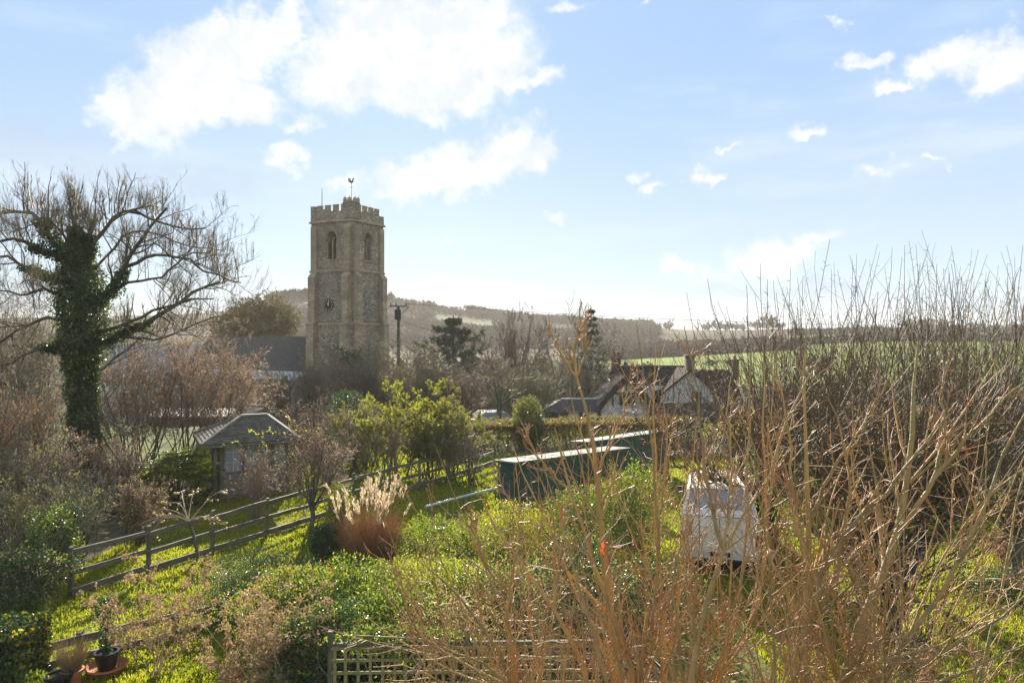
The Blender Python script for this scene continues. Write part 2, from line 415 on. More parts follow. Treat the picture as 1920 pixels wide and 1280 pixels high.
m_wood = mat('weathered_fence_wood', (.17, .145, .09), (.10, .09, .06), scale=3, stretch=(1, 1, 6), bump=.5, rough=.8)
m_greywood = mat('silvered_timber', (.25, .215, .165), (.16, .135, .105), scale=4, stretch=(1, 1, 6), bump=.5, rough=.8)
m_roofwood = mat('weathered_shingle', (.16, .135, .105), (.09, .078, .062), scale=5, rough=.85, bump=.5, spec=.15)
m_ridge = mat('pale_ridge_board', (.34, .30, .23), (.24, .21, .16), scale=4, rough=.7, spec=.2)
m_post = mat('mossy_post', (.16, .15, .085), (.10, .10, .06), scale=5, stretch=(3, 3, .6), bump=.5)
m_lattice = mat('mossy_trellis_lath', (.34, .30, .12), (.22, .20, .085), scale=5, bump=.5, rough=.8)
m_shed = mat('dark_green_paint', (.022, .06, .042), (.035, .085, .06), scale=3, rough=.65, bump=.3, stretch=(1, 1, 4))
m_felt = mat('pale_roof_felt', (.26, .235, .19), (.17, .155, .125), scale=4, rough=.85, bump=.4, spec=.15)
m_trim = mat('pale_green_trim', (.24, .29, .25), (.15, .2, .17), scale=6, rough=.6)
m_van = mat('white_van_paint', (.84, .79, .67), (.74, .69, .57), scale=2.2, rough=.5, spec=.25)
m_vglass = mat('van_glass_sky_tint', (.28, .31, .32), rough=.12, spec=.9)  # pale base colour stands in for the sky reflected in the glass
m_black = mat('black_plastic', (.015, .015, .016), rough=.6)
m_rubber = mat('tyre_rubber', (.02, .02, .02), rough=.9)
m_red = mat('red_lamp', (.35, .02, .02), rough=.2)
m_car = mat('silver_car_paint', (.45, .48, .52), rough=.25, metal=.5)
m_terra = mat('terracotta', (.42, .16, .07), (.33, .13, .06), scale=6, rough=.8, bump=.2)
m_pot = mat('black_pot_glaze', (.018, .02, .024), rough=.3)
m_white = mat('white_painted_board', (.62, .60, .55), (.5, .48, .44), scale=4, rough=.4)
# bark and twigs
m_shoot = mat('dark_shoot', (.085, .055, .032), (.15, .105, .055), scale=1.2, island=.7, rough=.6)
m_bark = mat('grey_bark', (.13, .115, .08), (.075, .068, .05), scale=3, bump=1, bscale=14, rough=.9)
m_twig = mat('grey_brown_twig', (.19, .155, .105), (.11, .09, .062), scale=1.2, island=.7, rough=.75)
m_twigd = mat('dark_twig', (.14, .105, .06), (.22, .175, .09), scale=1.2, island=.7, rough=.7)
m_twigg = mat('greenish_twig', (.12, .13, .055), (.17, .15, .09), scale=1.2, island=.7, rough=.7)
m_twigr = mat('red_brown_twig', (.21, .15, .105), (.13, .09, .065), scale=1.2, island=.7, rough=.6)
m_apple = mat('dark_lichen_bark', (.065, .058, .045), (.15, .15, .11), scale=9, bump=1.5, bscale=20, rough=.9)
m_stem = mat('golden_stem', (.48, .29, .10), (.19, .155, .07), scale=5, bump=.8, bscale=40, rough=.65, island=.65)
m_stemo = mat('olive_stem', (.20, .175, .075), (.38, .25, .095), scale=6, bump=.8, bscale=40, rough=.65, island=.3)
m_stemr = mat('orange_twig', (.42, .185, .085), (.27, .17, .085), scale=1.5, island=.8, rough=.5)
m_stemp = mat('pale_dead_twig', (.42, .31, .19), (.27, .18, .10), scale=1.5, island=.8, rough=.6)
m_far = mat('far_bare_crown', (.095, .068, .042), (.07, .052, .034), scale=.2, island=.4, rough=1, spec=.05)
# leaves
m_ivy = mat('ivy_leaf', (.02, .045, .016), (.052, .08, .022), scale=1.6, island=.55, rough=.36, trans=.25, tcol=(2.0, 2.0, .9), spec=.4)
m_leafg = mat('bright_shrub_leaf', (.065, .105, .02), (.18, .20, .03), scale=1.0, island=.65, rough=.38, trans=.45, tcol=(2.0, 1.9, .8), spec=.5)
m_leafd = mat('dark_evergreen_leaf', (.03, .058, .024), (.055, .09, .032), scale=1.2, island=.6, rough=.4, trans=.2, tcol=(1.8, 1.9, 1), spec=.4)
m_leafy = mat('yellow_green_leaf', (.15, .165, .035), (.27, .26, .06), scale=1.2, island=.7, rough=.5, trans=.5, tcol=(1.5, 1.5, .8))
m_leafo = mat('olive_leaf', (.12, .13, .045), (.20, .19, .07), scale=1.0, island=.6, rough=.55, trans=.4, tcol=(1.7, 1.6, .9))
m_yell = mat('yellow_leaf', (.45, .33, .02), (.35, .30, .04), scale=2, island=.7, rough=.5, trans=.45, tcol=(1.5, 1.3, .6))
m_dead = mat('withered_leaf_tan', (.34, .255, .17), (.20, .14, .09), scale=1.5, island=.7, rough=.6, trans=.35, tcol=(1.5, 1.35, 1.15))
m_bronze = mat('bronze_young_leaf', (.34, .19, .09), (.25, .17, .07), scale=1.5, island=.7, rough=.5, trans=.4, tcol=(1.5, 1.3, 1))
m_seed = mat('dry_seed_head', (.36, .26, .16), (.25, .16, .10), scale=1.5, island=.7, rough=.8, trans=.3, tcol=(1.4, 1.3, 1))
m_beech = mat('brown_beech_leaf', (.30, .19, .10), (.20, .14, .07), scale=1, island=.7, rough=.7, trans=.35, tcol=(1.5, 1.3, 1))
m_conif = mat('blue_green_needle', (.028, .048, .026), (.05, .07, .032), scale=.6, island=.6, rough=.7, trans=.12, tcol=(1.4, 1.4, 1))
m_yew = mat('bronzed_yew_leaf', (.07, .065, .022), (.11, .09, .03), scale=.6, island=.6, rough=.7, trans=.25, tcol=(1.4, 1.3, 1))
m_plume = mat('cream_plume', (.60, .48, .33), (.46, .34, .22), scale=3, island=.5, rough=.8, trans=.45)
m_reed = mat('russet_reed_blade', (.42, .21, .095), (.27, .165, .09), scale=1.6, island=.8, rough=.6, trans=.4, tcol=(1.3, 1.1, .8))
m_strawr = mat('straw_blade', (.40, .30, .15), (.28, .2, .1), scale=1.6, island=.6, rough=.7, trans=.4)
m_fruit = mat('yellow_crab_apple', (.62, .46, .12), (.55, .34, .09), scale=4, island=.5, rough=.35)

# ------------------------------------------------------------------ ground and hills: one sheet to beyond the horizon
def make_ground():
    nA = 900; rings = [1.5]
    while rings[-1] < 1900:
        r = rings[-1]; rings.append(r+max(.45, min(r*.025, 14)))
    # finer in front of the camera
    th = np.concatenate([np.linspace(-46, 46, 520), np.linspace(46, 314, 130)[1:-1]]); th = np.radians(th)
    rr = np.array(rings); TT, RR = np.meshgrid(th, rr)
    X = RR*np.sin(TT); Y = RR*np.cos(TT)
    Z = terr(X, Y)
    Z = Z+.03*vnoise(np.stack([X.ravel(), Y.ravel(), 0*X.ravel()], 1), 1.2, 3).reshape(X.shape)*sstep(6, 10, RR)
    mb = MB(); mb.addv(np.stack([X, Y, Z], -1).reshape(-1, 3))
    n = len(th); m = len(rr); c = mb.addv([[0, 0, 0]])
    i = np.arange(n); j = (i+1) % n
    Q = []; MI = []
    for k in range(m-1):
        q = np.stack([k*n+i, k*n+j, (k+1)*n+j, (k+1)*n+i], 1)[:, ::-1]; Q.append(q)
        x = (X[k]+X[k][j])/2; y = (Y[k]+Y[k][j])/2; yy = np.maximum(y, 1); px = 960+F*x/yy
        mi = np.zeros(n, int)
        mi[(y > 60)] = 3
        lo = np.interp(px, [900, 1140, 1400], [150, 150, 130])
        top = np.interp(px, [700, 1140, 1460, 1900], [300, 345, 345, 420])
        mi[(y > lo) & (y <= top) & (px > 1090)] = 1
        mi[(y > top)] = 2
        mi[(y > 470) & (px > 1215) & (px < 1420)] = 3
        mi[(y > top) & (px > 1480)] = 1
        mi[(y > 500) & (px > 1480)] = 3
        mi[(y > 420) & (y < 500) & (px > 820) & (px < 930)] = 3
        soil = (y > 6) & (y < 17.5) & (x > -4.8+(17.5-y)*.12) & (x < 2.6) | ((x < -10.5) & (y < 33)) | ((x > -3) & (x < 12) & (y > 36) & (y < 41))
        mi[soil & (y < 60)] = 4
        MI.append(mi)
    mb.quads(np.vstack(Q)); mb.m4[-1] = np.concatenate(MI)
    mb.tris(np.stack([np.full(n, c), j, i], 1), 0)
    o = mb.build('ground', [m_lawn, m_field, m_slope, m_dull, m_soil], smooth=True)
    tag(o, 'garden lawn falling away to green fields and a misty hillside', 'ground', kind='structure')
make_ground()

def make_grass():
    r = np.random.RandomState(5)
    n = 700000
    d = 10.5+ (48-10.5)*r.rand(n)**1.25; u = r.uniform(-.74, .74, n)
    X = d*u; Y = d
    keep = (~((Y < 17.2) & (X > -4.4+(17.2-Y)*.1) & (X < 4.6))) & (X > -16) & ~((X > -3) & (X < 12) & (Y > 35.5) & (Y < 41)) & ~((X > -.6) & (X < 6.2) & (Y > 23.5) & (Y < 30) & (Y > 23.6+.73*X) & (Y < 27.5+.73*X))
    keep &= ~((X < -11) & (Y < 30))
    keep &= r.rand(n) < np.where(Y > 36, .35, 1)
    X = X[keep]; Y = Y[keep]; n = len(X)
    P = np.stack([X, Y, terr(X, Y)+.0], 1)
    cl = vnoise(P*np.array([1, 1, 0]), 1.1, 9); cl2 = vnoise(P*np.array([1, 1, 0]), 5, 11)
    h = (.055+.03*cl2+.02*cl)*r.uniform(.5, 1.5, n)*(1+.02*Y); h = np.maximum(h, .02)
    D = unit(r.normal(size=(n, 3))*np.array([.55, .55, .2])+np.array([.1, -.15, 1]))
    wd = .011*(1+Y/22)
    a = r.rand(n)*6.28; S = np.stack([np.cos(a), np.sin(a), 0*a], 1)*wd[:, None]
    mb = MB(); k = mb.addv(np.stack([P-S, P+S, P+D*h[:, None]], 1).reshape(-1, 3)); mb.tris(k+np.arange(n)[:, None]*3+np.arange(3)[None])
    o = mb.build('lawn_grass', [m_blade]); tag(o, 'short sunlit winter grass growing over the garden lawns', 'grass', kind='stuff')
make_grass()

# ------------------------------------------------------------------ church
def make_church():
    cx, cy = -20.5, 92.4; rz = math.atan2(-.435, .9)
    ch = empty('church', (cx, cy, -4.2), rz, 'medieval stone church with a battlemented clock tower and weathercock', 'church')
    Z0 = 4.2
    def z(w): return w+Z0                       # world height -> local
    hw = 3.12
    def solid(name, fn, mt, **k):
        mb = MB(); fn(mb); return mb.build(name, mt, ch, **k)
    def stage(z0, z1, h):
        def f(mb):
            mb.box((0, 0, (z(z0)+z(z1))/2), (2*h, 2*h, z1-z0))
        return f
    lw = solid('lower_wall', stage(-4.2, 6.95, hw+.16), [m_stone])
    mw = solid('middle_wall', stage(6.95, 13.4, hw+.06), [m_stone])
    # upper stage: four walls, with real openings for the belfry windows on the two faces we see
    def upper(mb):
        t = .9; z0, z1 = z(13.4), z(19.4); ow, oz0, oz1 = .78, z(14.75), z(17.0)
        for fa in range(4):
            c, s = [(1, 0), (0, 1), (-1, 0), (0, -1)][fa]
            def P(a, dpt, zz):                  # a along the face, dpt depth inwards
                lx, ly = a, -hw+dpt
                return (lx*c-ly*s, lx*s+ly*c, zz)
            def blk(a0, a1, q0, q1):
                mb.hexa([P(a0, 0, q0), P(a1, 0, q0), P(a1, t, q0), P(a0, t, q0), P(a0, 0, q1), P(a1, 0, q1), P(a1, t, q1), P(a0, t, q1)])
            e = hw if fa % 2 == 0 else hw-t
            blk(-e, -ow, z0, z1); blk(ow, e, z0, z1); blk(-ow, ow, z0, oz0)
            # pointed head
            n = 7; top = oz1+1.15
            arc = []
            for i in range(n+1):
                q = i/n; arc.append((-ow+ow*(1-math.cos(q*math.pi/2))*1.0, oz1+1.15*math.sin(q*math.pi/2)**.9))
            for sgn in (-1, 1):
                for i in range(n):
                    (a0, q0), (a1, q1) = arc[i], arc[i+1]
                    if sgn > 0: pts = [(a0, q0), (a1, q1), (a1, z1), (a0, z1)]
                    else: pts = [(-a1, q1), (-a0, q0), (-a0, z1), (-a1, z1)]
                    mb.hexa([P(pts[0][0], 0, pts[0][1]), P(pts[1][0], 0, pts[1][1]), P(pts[1][0], t, pts[1][1]), P(pts[0][0], t, pts[0][1]),
                             P(pts[3][0], 0, z1), P(pts[2][0], 0, z1), P(pts[2][0], t, z1), P(pts[3][0], t, z1)])
    solid('upper_wall', upper, [m_stone])
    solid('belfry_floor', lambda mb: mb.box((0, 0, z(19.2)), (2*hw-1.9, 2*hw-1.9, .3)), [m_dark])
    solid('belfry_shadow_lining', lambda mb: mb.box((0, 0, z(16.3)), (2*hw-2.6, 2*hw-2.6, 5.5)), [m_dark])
    # string courses
    for zz, h in ((6.95, hw+.3), (13.4, hw+.2), (19.4, hw+.22)):
        def sc_(mb, zz=zz, h=h):
            mb.box((0, 0, z(zz)-.06), (2*h, 2*h, .18)); mb.box((0, 0, z(zz)+.1), (2*h-.1, 2*h-.1, .14), taper=.97)
        solid('string_course', sc_, [m_ashlar])
    # parapet, built as four thin walls, and its merlons one by one
    pw = hw+.06
    def par(mb):
        for (x, y, a, b) in ((0, -pw+.14, 2*pw, .28), (0, pw-.14, 2*pw, .28), (-pw+.14, 0, .28, 2*pw-.56), (pw-.14, 0, .28, 2*pw-.56)):
            mb.box((x, y, z(20.02)), (a, b, 1.06))
    solid('parapet', par, [m_stone])
    solid('tower_roof', lambda mb: mb.box((0, 0, z(19.75)), (2*pw-.9, 2*pw-.9, .12)), [m_slate])
    mer = MB(); mer.box((0, 0, .36), (.74, .26, .72)); mer.box((0, 0, .74), (.82, .34, .08), 1); mer.hexa([(-.4, -.15, .775), (.4, -.15, .775), (.4, .15, .775), (-.4, .15, .775), (-.36, -.03, .86), (.36, -.03, .86), (.36, .03, .86), (-.36, .03, .86)], 1)
    first = None
    for fa in range(4):
        a = fa*math.pi/2
        for i in range(5):
            u = (i-1.5)*1.22
            lx, ly = u, -pw+.14
            if i == 4: continue
            x, y = lx*math.cos(a)-ly*math.sin(a), lx*math.sin(a)+ly*math.cos(a)
            if first is None: first = mer.build('merlon', [m_stone, m_ashlar], ch); o = first
            else: o = link(first.copy()); o.parent = ch
            o.location = (x, y, z(20.55)); o.rotation_euler = (0, 0, a)
        # corner merlon
        c = MB(); c.box((0, 0, .36), (.62, .62, .72)); c.box((0, 0, .76), (.7, .7, .09), 1)
        if not fa == 1:
            o = c.build('merlon', [m_stone, m_ashlar], ch); lx, ly = pw-.31, -pw+.31
            o.location = (lx*math.cos(a)-ly*math.sin(a), lx*math.sin(a)+ly*math.cos(a), z(20.55))
    # stair turret on the near corner, eight sided, with small merlons
    tx, ty = hw-.55, -hw+.55
    def tur(mb):
        mb.lathe((tx, ty, z(19.6)), [(.98, 0), (.98, 1.72), (1.06, 1.77), (1.06, 1.88), (.94, 1.92), (0, 1.92)], 8)
    t = solid('stair_turret', tur, [m_stone])
    for i in range(8):
        a = (i+.5)*math.pi/4; mb = MB(); mb.box((0, 0, .2), (.42, .2, .4)); mb.box((0, 0, .43), (.46, .24, .07))
        mb.lathe((0, 0, .46), [(.09, 0), (.05, .1), (.08, .16), (0, .24)], 6)
        o = mb.build('turret_merlon', [m_ashlar], ch); o.location = (tx+.86*math.cos(a), ty+.86*math.sin(a), z(21.52)); o.rotation_euler = (0, 0, a+math.pi/2)
    # buttresses: a pair at each corner, stepping in at each stage
    for fa in range(4):
        a = fa*math.pi/2
        for sg in (-1, 1):
            mb = MB()
            for z0, z1, dp, w in ((-4.2, 6.9, 1.0, 1.0), (6.9, 12.6, .72, .92), (12.6, 18.9, .32, .8)):
                mb.hexa([(sg*(hw-.62)-w/2, -hw-dp, z(z0)), (sg*(hw-.62)+w/2, -hw-dp, z(z0)), (sg*(hw-.62)+w/2, -hw+.05, z(z0)), (sg*(hw-.62)-w/2, -hw+.05, z(z0)),
                         (sg*(hw-.62)-w/2, -hw-dp, z(z1)), (sg*(hw-.62)+w/2, -hw-dp, z(z1)), (sg*(hw-.62)+w/2, -hw+.05, z(z1)), (sg*(hw-.62)-w/2, -hw+.05, z(z1))])
                w2 = w/2
                k = [(sg*(hw-.62)-w2-.04, -hw-dp-.06, z(z1)), (sg*(hw-.62)+w2+.04, -hw-dp-.06, z(z1)), (sg*(hw-.62)+w2+.04, -hw+.02, z(z1)), (sg*(hw-.62)-w2-.04, -hw+.02, z(z1)),
                     (sg*(hw-.62)-w2-.04, -hw-.34, z(z1)+.5), (sg*(hw-.62)+w2+.04, -hw-.34, z(z1)+.5), (sg*(hw-.62)+w2+.04, -hw+.02, z(z1)+.5), (sg*(hw-.62)-w2-.04, -hw+.02, z(z1)+.5)]
                if z1 < 18: mb.hexa(k)
            o = mb.build('buttress', [m_ashlar], ch); o.rotation_euler = (0, 0, a)
    # belfry windows on the two faces in view
    for a in (0, math.pi/2):
        fr = MB(); ow, oz0, oz1 = .78, z(14.75), z(17.0); y = -hw
        for sg in (-1, 1): fr.box((sg*(ow-.06), y+.22, (oz0+oz1)/2), (.14, .3, oz1-oz0))
        fr.box((0, y+.3, (oz0+oz1)/2+.05), (.13, .22, oz1-oz0+.1))
        fr.box((0, y+.05, oz0-.05), (1.8, .4, .14))
        for sg in (-1, 1):                      # hood mould and light heads
            pts = []
            for i in range(9):
                q = i/8; pts.append((sg*(ow+.2)*(1-q*.0)*math.cos(q*math.pi/2)**.8, y-.04, oz1-.15+1.55*math.sin(q*math.pi/2)))
            fr.tube(pts, .075, 5)
            pts = [(sg*(ow*.5+ow*.42*math.cos(t_)), y+.3, oz1-.05+.5*math.sin(t_)) for t_ in np.linspace(0, math.pi, 9)]
            fr.tube(pts, .06, 5)
        fr.tube([(.0, y+.3, oz1+.45), (.2, y+.3, oz1+.65), (0, y+.3, oz1+.9), (-.2, y+.3, oz1+.65), (0, y+.3, oz1+.45)], .05, 5)
        w_ = fr.build('belfry_window', [m_ashlar], ch); w_.rotation_euler = (0, 0, a)
        for sg in (-1, 1):
            first_l = None
            for i in range(9):
                lv = MB(); lv.hexa([(-.32, .0, 0), (.32, .0, 0), (.32, .32, .2), (-.32, .32, .2), (-.32, .0, .035), (.32, .0, .035), (.32, .32, .235), (-.32, .32, .235)])
                if first_l is None: first_l = lv.build('louvre', [m_lead], w_); o = first_l
                else: o = link(first_l.copy()); o.parent = w_
                o.location = (sg*.39, y+.38, oz0+.12+i*.25)
    # drain spout on the top string, clock
    sp = MB(); sp.box((.1, -hw-.4, z(19.3)), (.28, .5, .28)); sp.build('drain_spout', [m_stone], ch)
    ck = MB(); a = np.linspace(0, 2*np.pi, 33)[:-1]; cy_ = -hw-.16; cz = z(9.25); cxx = -.35
    ck.prism([(cxx+.74*math.cos(t_), cy_, cz+.74*math.sin(t_)) for t_ in a], (0, .14, 0))
    clock = ck.build('clock', [m_clock], ch)
    for i in range(12):
        t_ = i*math.pi/6; mb = MB(); mb.box((0, 0, 0), (.05, .03, .15))
        o = mb.build('hour_mark', [m_gilt], clock); o.location = (cxx+.6*math.sin(t_), cy_-.012, cz+.6*math.cos(t_)); o.rotation_euler = (0, t_, 0)
    for nm, ln, t_ in (('minute_hand', .56, .12), ('hour_hand', .38, -.62)):
        mb = MB(); mb.prism([(-.05, 0, -.08), (.05, 0, -.08), (.03, 0, ln*.75), (0, 0, ln), (-.03, 0, ln*.75)], (0, .02, 0))
        o = mb.build(nm, [m_gilt], clock); o.location = (cxx, cy_-.035, cz); o.rotation_euler = (0, t_, 0)
    # flagpole and weathercock
    fp = MB(); fp.tube([(-hw+.9, -hw+.9, z(19.8)), (-hw+.9, -hw+.9, z(23.7))], [.06, .03], 6); fp.build('flagpole', [m_iron], ch)
    wr = MB(); wr.tube([(tx, ty, z(21.5)), (tx, ty, z(23.9))], [.035, .022], 5); wr.tube([(tx-.28, ty, z(23.35)), (tx+.28, ty, z(23.35))], .018, 4)
    wr.build('weathercock_rod', [m_iron], ch)
    # the cock: an outline with thickness: body, neck, head, comb, arched tail
    wc = MB(); s = .62
    out = [(-.55,.15),(-.5,.0),(-.3,-.2),(-.05,-.32),(.15,-.28),(.32,-.1),(.4,.15),(.42,.4),(.5,.45),(.62,.42),(.5,.55),(.46,.68),(.36,.7),(.26,.6),(.22,.4),(.12,.15),(-.02,.08),(-.15,.2),(-.2,.45),(-.32,.66),(-.5,.7),(-.68,.55),(-.74,.3),(-.7,.05),(-.62,.1),(-.6,.35),(-.5,.5),(-.42,.45),(-.4,.3)]
    bmh = bmesh.new(); vs = [bmh.verts.new((x*s, -.03, y*s)) for x, y in out]; f = bmh.faces.new(vs)
    ex = bmesh.ops.extrude_face_region(bmh, geom=[f]); bmesh.ops.translate(bmh, verts=[v for v in ex['geom'] if isinstance(v, bmesh.types.BMVert)], vec=(0, .06, 0))
    bmesh.ops.triangulate(bmh, faces=bmh.faces[:]); me = bpy.data.meshes.new('weathercock'); bmh.to_mesh(me); me.materials.append(m_rust)
    o = link(bpy.data.objects.new('weathercock', me)); o.parent = ch; o.location = (tx, ty, z(24.05)); o.rotation_euler = (0, 0, -rz*0+.2)
    # nave with slate roof, running away to the left of the tower
    nv = MB(); x0, x1 = -24, -hw-.2
    nv.box(((x0+x1)/2, .3, z(-1.6)), (x1-x0, 7.0, 5.2)); nv.build('nave_wall', [m_stone], ch)
    def rf(mb):
        mb.hexa([(x0-.2, -3.6, z(.9)), (x1, -3.6, z(.9)), (x1, 4.2, z(.9)), (x0-.2, 4.2, z(.9)), (x0-.2, .2, z(5.4)), (x1, .2, z(5.4)), (x1, .4, z(5.4)), (x0-.2, .4, z(5.4))])
    solid('nave_roof', rf, [m_slate])
    solid('aisle_wall', lambda mb: mb.box(((x0+x1)/2+.2, -4.6, z(-2.0)), (x1-x0-.4, 2.4, 4.4)), [m_stone])
    def lean(mb):
        mb.hexa([(x0, -6.0, z(.15)), (x1, -6.0, z(.15)), (x1, -3.45, z(.9)), (x0, -3.45, z(.9)), (x0, -6.0, z(.32)), (x1, -6.0, z(.32)), (x1, -3.45, z(1.1)), (x0, -3.45, z(1.1))])
    solid('aisle_roof', lean, [mat('lead_roof', (.45, .44, .42), (.34, .33, .32), scale=2, rough=.35, spec=.6)])
    for i in range(4):
        mb = MB(); mb.box((-6-i*4.2, -5.82, z(-1.6)), (1.5, .08, 1.7)); w_ = mb.build('nave_window', [m_glass], ch)
        mb = MB()
        for q in (-.78, 0, .78): mb.box((-6-i*4.2+q, -5.88, z(-1.6)), (.12, .08, 1.8))
        mb.box((-6-i*4.2, -5.88, z(-.68)), (1.7, .1, .14)); mb.box((-6-i*4.2, -5.88, z(-2.5)), (1.7, .14, .14)); mb.build('mullion', [m_ashlar], w_)
make_church()

# ------------------------------------------------------------------ thatched cottage and its neighbours
def window_parts(par, x, y, zc, w, h, n=2, rows=2, fm=m_beam, name='window'):
    mb = MB()
    for sg in (-1, 1): mb.box((x+sg*w/2, y-.03, zc), (.07, .1, h+.07))
    for sg in (-1, 1): mb.box((x, y-.035, zc+sg*h/2), (w-.07, .1, .07))
    for i in range(1, n): mb.box((x-w/2+w*i/n, y-.03, zc), (.06, .07, h-.07))
    f = mb.build(name, [fm], par)
    for i in range(n):
        p = MB(); p.box((x-w/2+w*(i+.5)/n, y+.0, zc), (w/n-.07, .03, h-.08)); p.build('pane', [m_glass], f)
    return f
def thatch_slab(mb, p, th=.35, m=0):    # p: four corners of the slope, thickness downward
    p = np.asarray(p, float); lo = p-np.array([0, 0, th]); mb.hexa(np.vstack([lo, p]), m)
def make_cottage():
    y0 = 55.0
    c = empty('thatched_cottage', (12.5, y0, -4.1), 0, 'long thatched cottage with timber framed gable and whitewashed gable', 'cottage')
    OX, OZ = -12.5, 4.1
    def X(px, d=y0): return (px-960)/F*d+OX
    def Z(py, d=y0): return EYE+(622-py)/F*d+OZ
    b = MB(); b.box(((X(1135)+X(1400))/2, 4.2, 2.4), (X(1400)-X(1135), 5.6, 4.8)); b.build('wall', [m_wash], c)
    # main ridge roof: subdivided thatch with soft sag
    ye, yr, yb = 1.0, 4.2, 7.6
    def roof_sheet(name, x0, x1, mt, ze, zr, hipl=0, hipr=0):
        n = 24; m = 8; V = []
        for j in range(2*m+1):
            for i in range(n+1):
                u = i/n; t = j/m
                if t <= 1: y = ye+(yr-ye)*t; zz = ze+(zr-ze)*(t**.92)
                else: y = yr+(yb-yr)*(t-1); zz = zr-(zr-ze)*((t-1)**1.05)
                k = min(t, 2-t)
                xx = x0+hipl*k+(x1-x0-(hipl+hipr)*k)*u
                zz += .05*math.sin(i*1.3+j)+.04*math.sin(i*.5); V.append((xx, y, zz))
        mb = MB(); a = mb.addv(V); bt = mb.addv(np.array(V)-np.array([0, 0, .4]))
        for j in range(2*m):
            for i in range(n):
                q = j*(n+1)+i; mb.quads([[a+q, a+q+1, a+q+n+2, a+q+n+1], [bt+q, bt+q+n+1, bt+q+n+2, bt+q+1]])
        for i in range(n):
            mb.quads([[a+i+1, a+i, bt+i, bt+i+1]]); q = 2*m*(n+1)+i; mb.quads([[a+q, a+q+1, bt+q+1, bt+q]])
        for j in range(2*m):
            q = j*(n+1); mb.quads([[a+q, a+q+n+1, bt+q+n+1, bt+q]]); q += n; mb.quads([[a+q+n+1, a+q, bt+q, bt+q+n+1]])
        return mb.build(name, [mt], c, smooth=True)
    r1 = roof_sheet('thatched_roof', X(1143), X(1330), m_thatch, Z(744), Z(690, 59.2)-.0, hipl=.9)
    roof_sheet('tiled_roof', X(1331), X(1398), m_slate2, Z(746), Z(692, 59.2)).data.name = 'tiled_roof'
    rd = MB(); rd.tube([(X(1165), yr, Z(690, 59.2)+.02), (X(1240), yr, Z(689, 59.2)+.03), (X(1328), yr, Z(689, 59.2)+.0)], .17, 7); rd.build('ridge_roll', [m_thatch], c, smooth=True)
    # timber framed gable wing with a curved thatch hood
    gx0, gx1, gy = X(1124), X(1206), -1.2; ax = X(1170); az = Z(716)
    g = MB(); zb = 0; ze = Z(757)
    g.prism([(gx0, gy, zb), (gx1, gy, zb), (gx1, gy, ze), (ax, gy, az), (gx0, gy, ze)], (0, 5, 0)); g.build('gable_wall', [m_wash], c)
    pn = MB(); pn.prism([(ax-.85, gy-.03, Z(733)), (ax+.85, gy-.03, Z(733)), (ax, gy-.03, az-.12)], (0, .05, 0)); pn.build('render_panel', [m_rend], c)
    for (a_, b_) in (((ax, az-.1), (ax, Z(733))), ((gx0+.3, Z(734)), (gx1-.3, Z(734))), ((ax-1.0, Z(734)), (ax-1.0, Z(756))), ((ax+1.0, Z(734)), (ax+1.0, Z(756)))):
        bm_ = MB(); bm_.beam((a_[0], gy-.06, a_[1]), (b_[0], gy-.06, b_[1]), .1, .12); bm_.build('timber_beam', [m_beam], c)
    window_parts(c, X(1171), gy-.04, Z(746), 1.05, .75, 4)
    def hood(name, ax, pk, pts_l, pts_r, y_f, y_b, th):
        mb = MB(); prof = pts_l[::-1]+[(ax, pk)]+pts_r
        n = len(prof); k1 = mb.addv([(x, y_f, z_) for x, z_ in prof]); k2 = mb.addv([(x, y_b, z_+.02) for x, z_ in prof])
        k3 = mb.addv([(ax+(x-ax)*.93, y_f+.05, z_-th) for x, z_ in prof]); k4 = mb.addv([(ax+(x-ax)*.93, y_b, z_-th) for x, z_ in prof])
        for i in range(n-1):
            mb.quads([[k1+i, k1+i+1, k2+i+1, k2+i], [k3+i+1, k3+i, k4+i, k4+i+1], [k1+i+1, k1+i, k3+i, k3+i+1], [k2+i, k2+i+1, k4+i+1, k4+i]])
        mb.quads([[k1, k2, k4, k3]]); mb.quads([[k2+n-1, k1+n-1, k3+n-1, k4+n-1]])
        return mb.build(name, [m_thatch], c, smooth=False)
    pk = Z(700)
    hood('thatch_hood', ax, pk, [(ax-.5, pk-.35), (ax-1.1, pk-.95), (ax-1.6, pk-1.6), (ax-2.15, pk-2.25)], [(ax+.5, pk-.32), (ax+1.0, pk-.85), (ax+1.5, pk-1.5), (ax+1.95, pk-2.2)], gy-.45, 3.9, .45)
    rr_ = MB(); rr_.tube([(ax, gy-.5, pk+.02), (ax+.1, 0, pk+.1), (ax+.45, 1.6, pk+.35), (ax+.7, 3.8, pk+.62)], [.2, .2, .2, .15], 7); rr_.build('hood_ridge', [m_thatch], c, smooth=True)
    # whitewashed stone gable
    ax2 = X(1292); g = MB(); ap = Z(697)
    g.prism([(X(1236), -.4, 0), (X(1352), -.4, 0), (X(1352), -.4, Z(745)), (ax2, -.4, ap), (X(1236), -.4, Z(740))], (0, 4.6, 0)); g.build('gable_wall', [m_wash], c, label='whitewashed stone gable wall under the middle chimney')
    for (xa, za, xb, zb_) in ((X(1228), Z(745), ax2, ap+.12), (ax2, ap+.12, X(1360), Z(752))):
        mb = MB(); mb.hexa([(xa, -.6, za-.1), (xb, -.6, zb_-.1), (xb, 4.2, zb_-.1), (xa, 4.2, za-.1), (xa, -.6, za+.1), (xb, -.6, zb_+.1), (xb, 4.2, zb_+.1), (xa, 4.2, za+.1)]); mb.build('verge_roof', [m_slate2], c)
    window_parts(c, X(1303), -.44, Z(744), .6, .75, 2)
    window_parts(c, X(1241), .75, Z(744), 1.0, .75, 3)
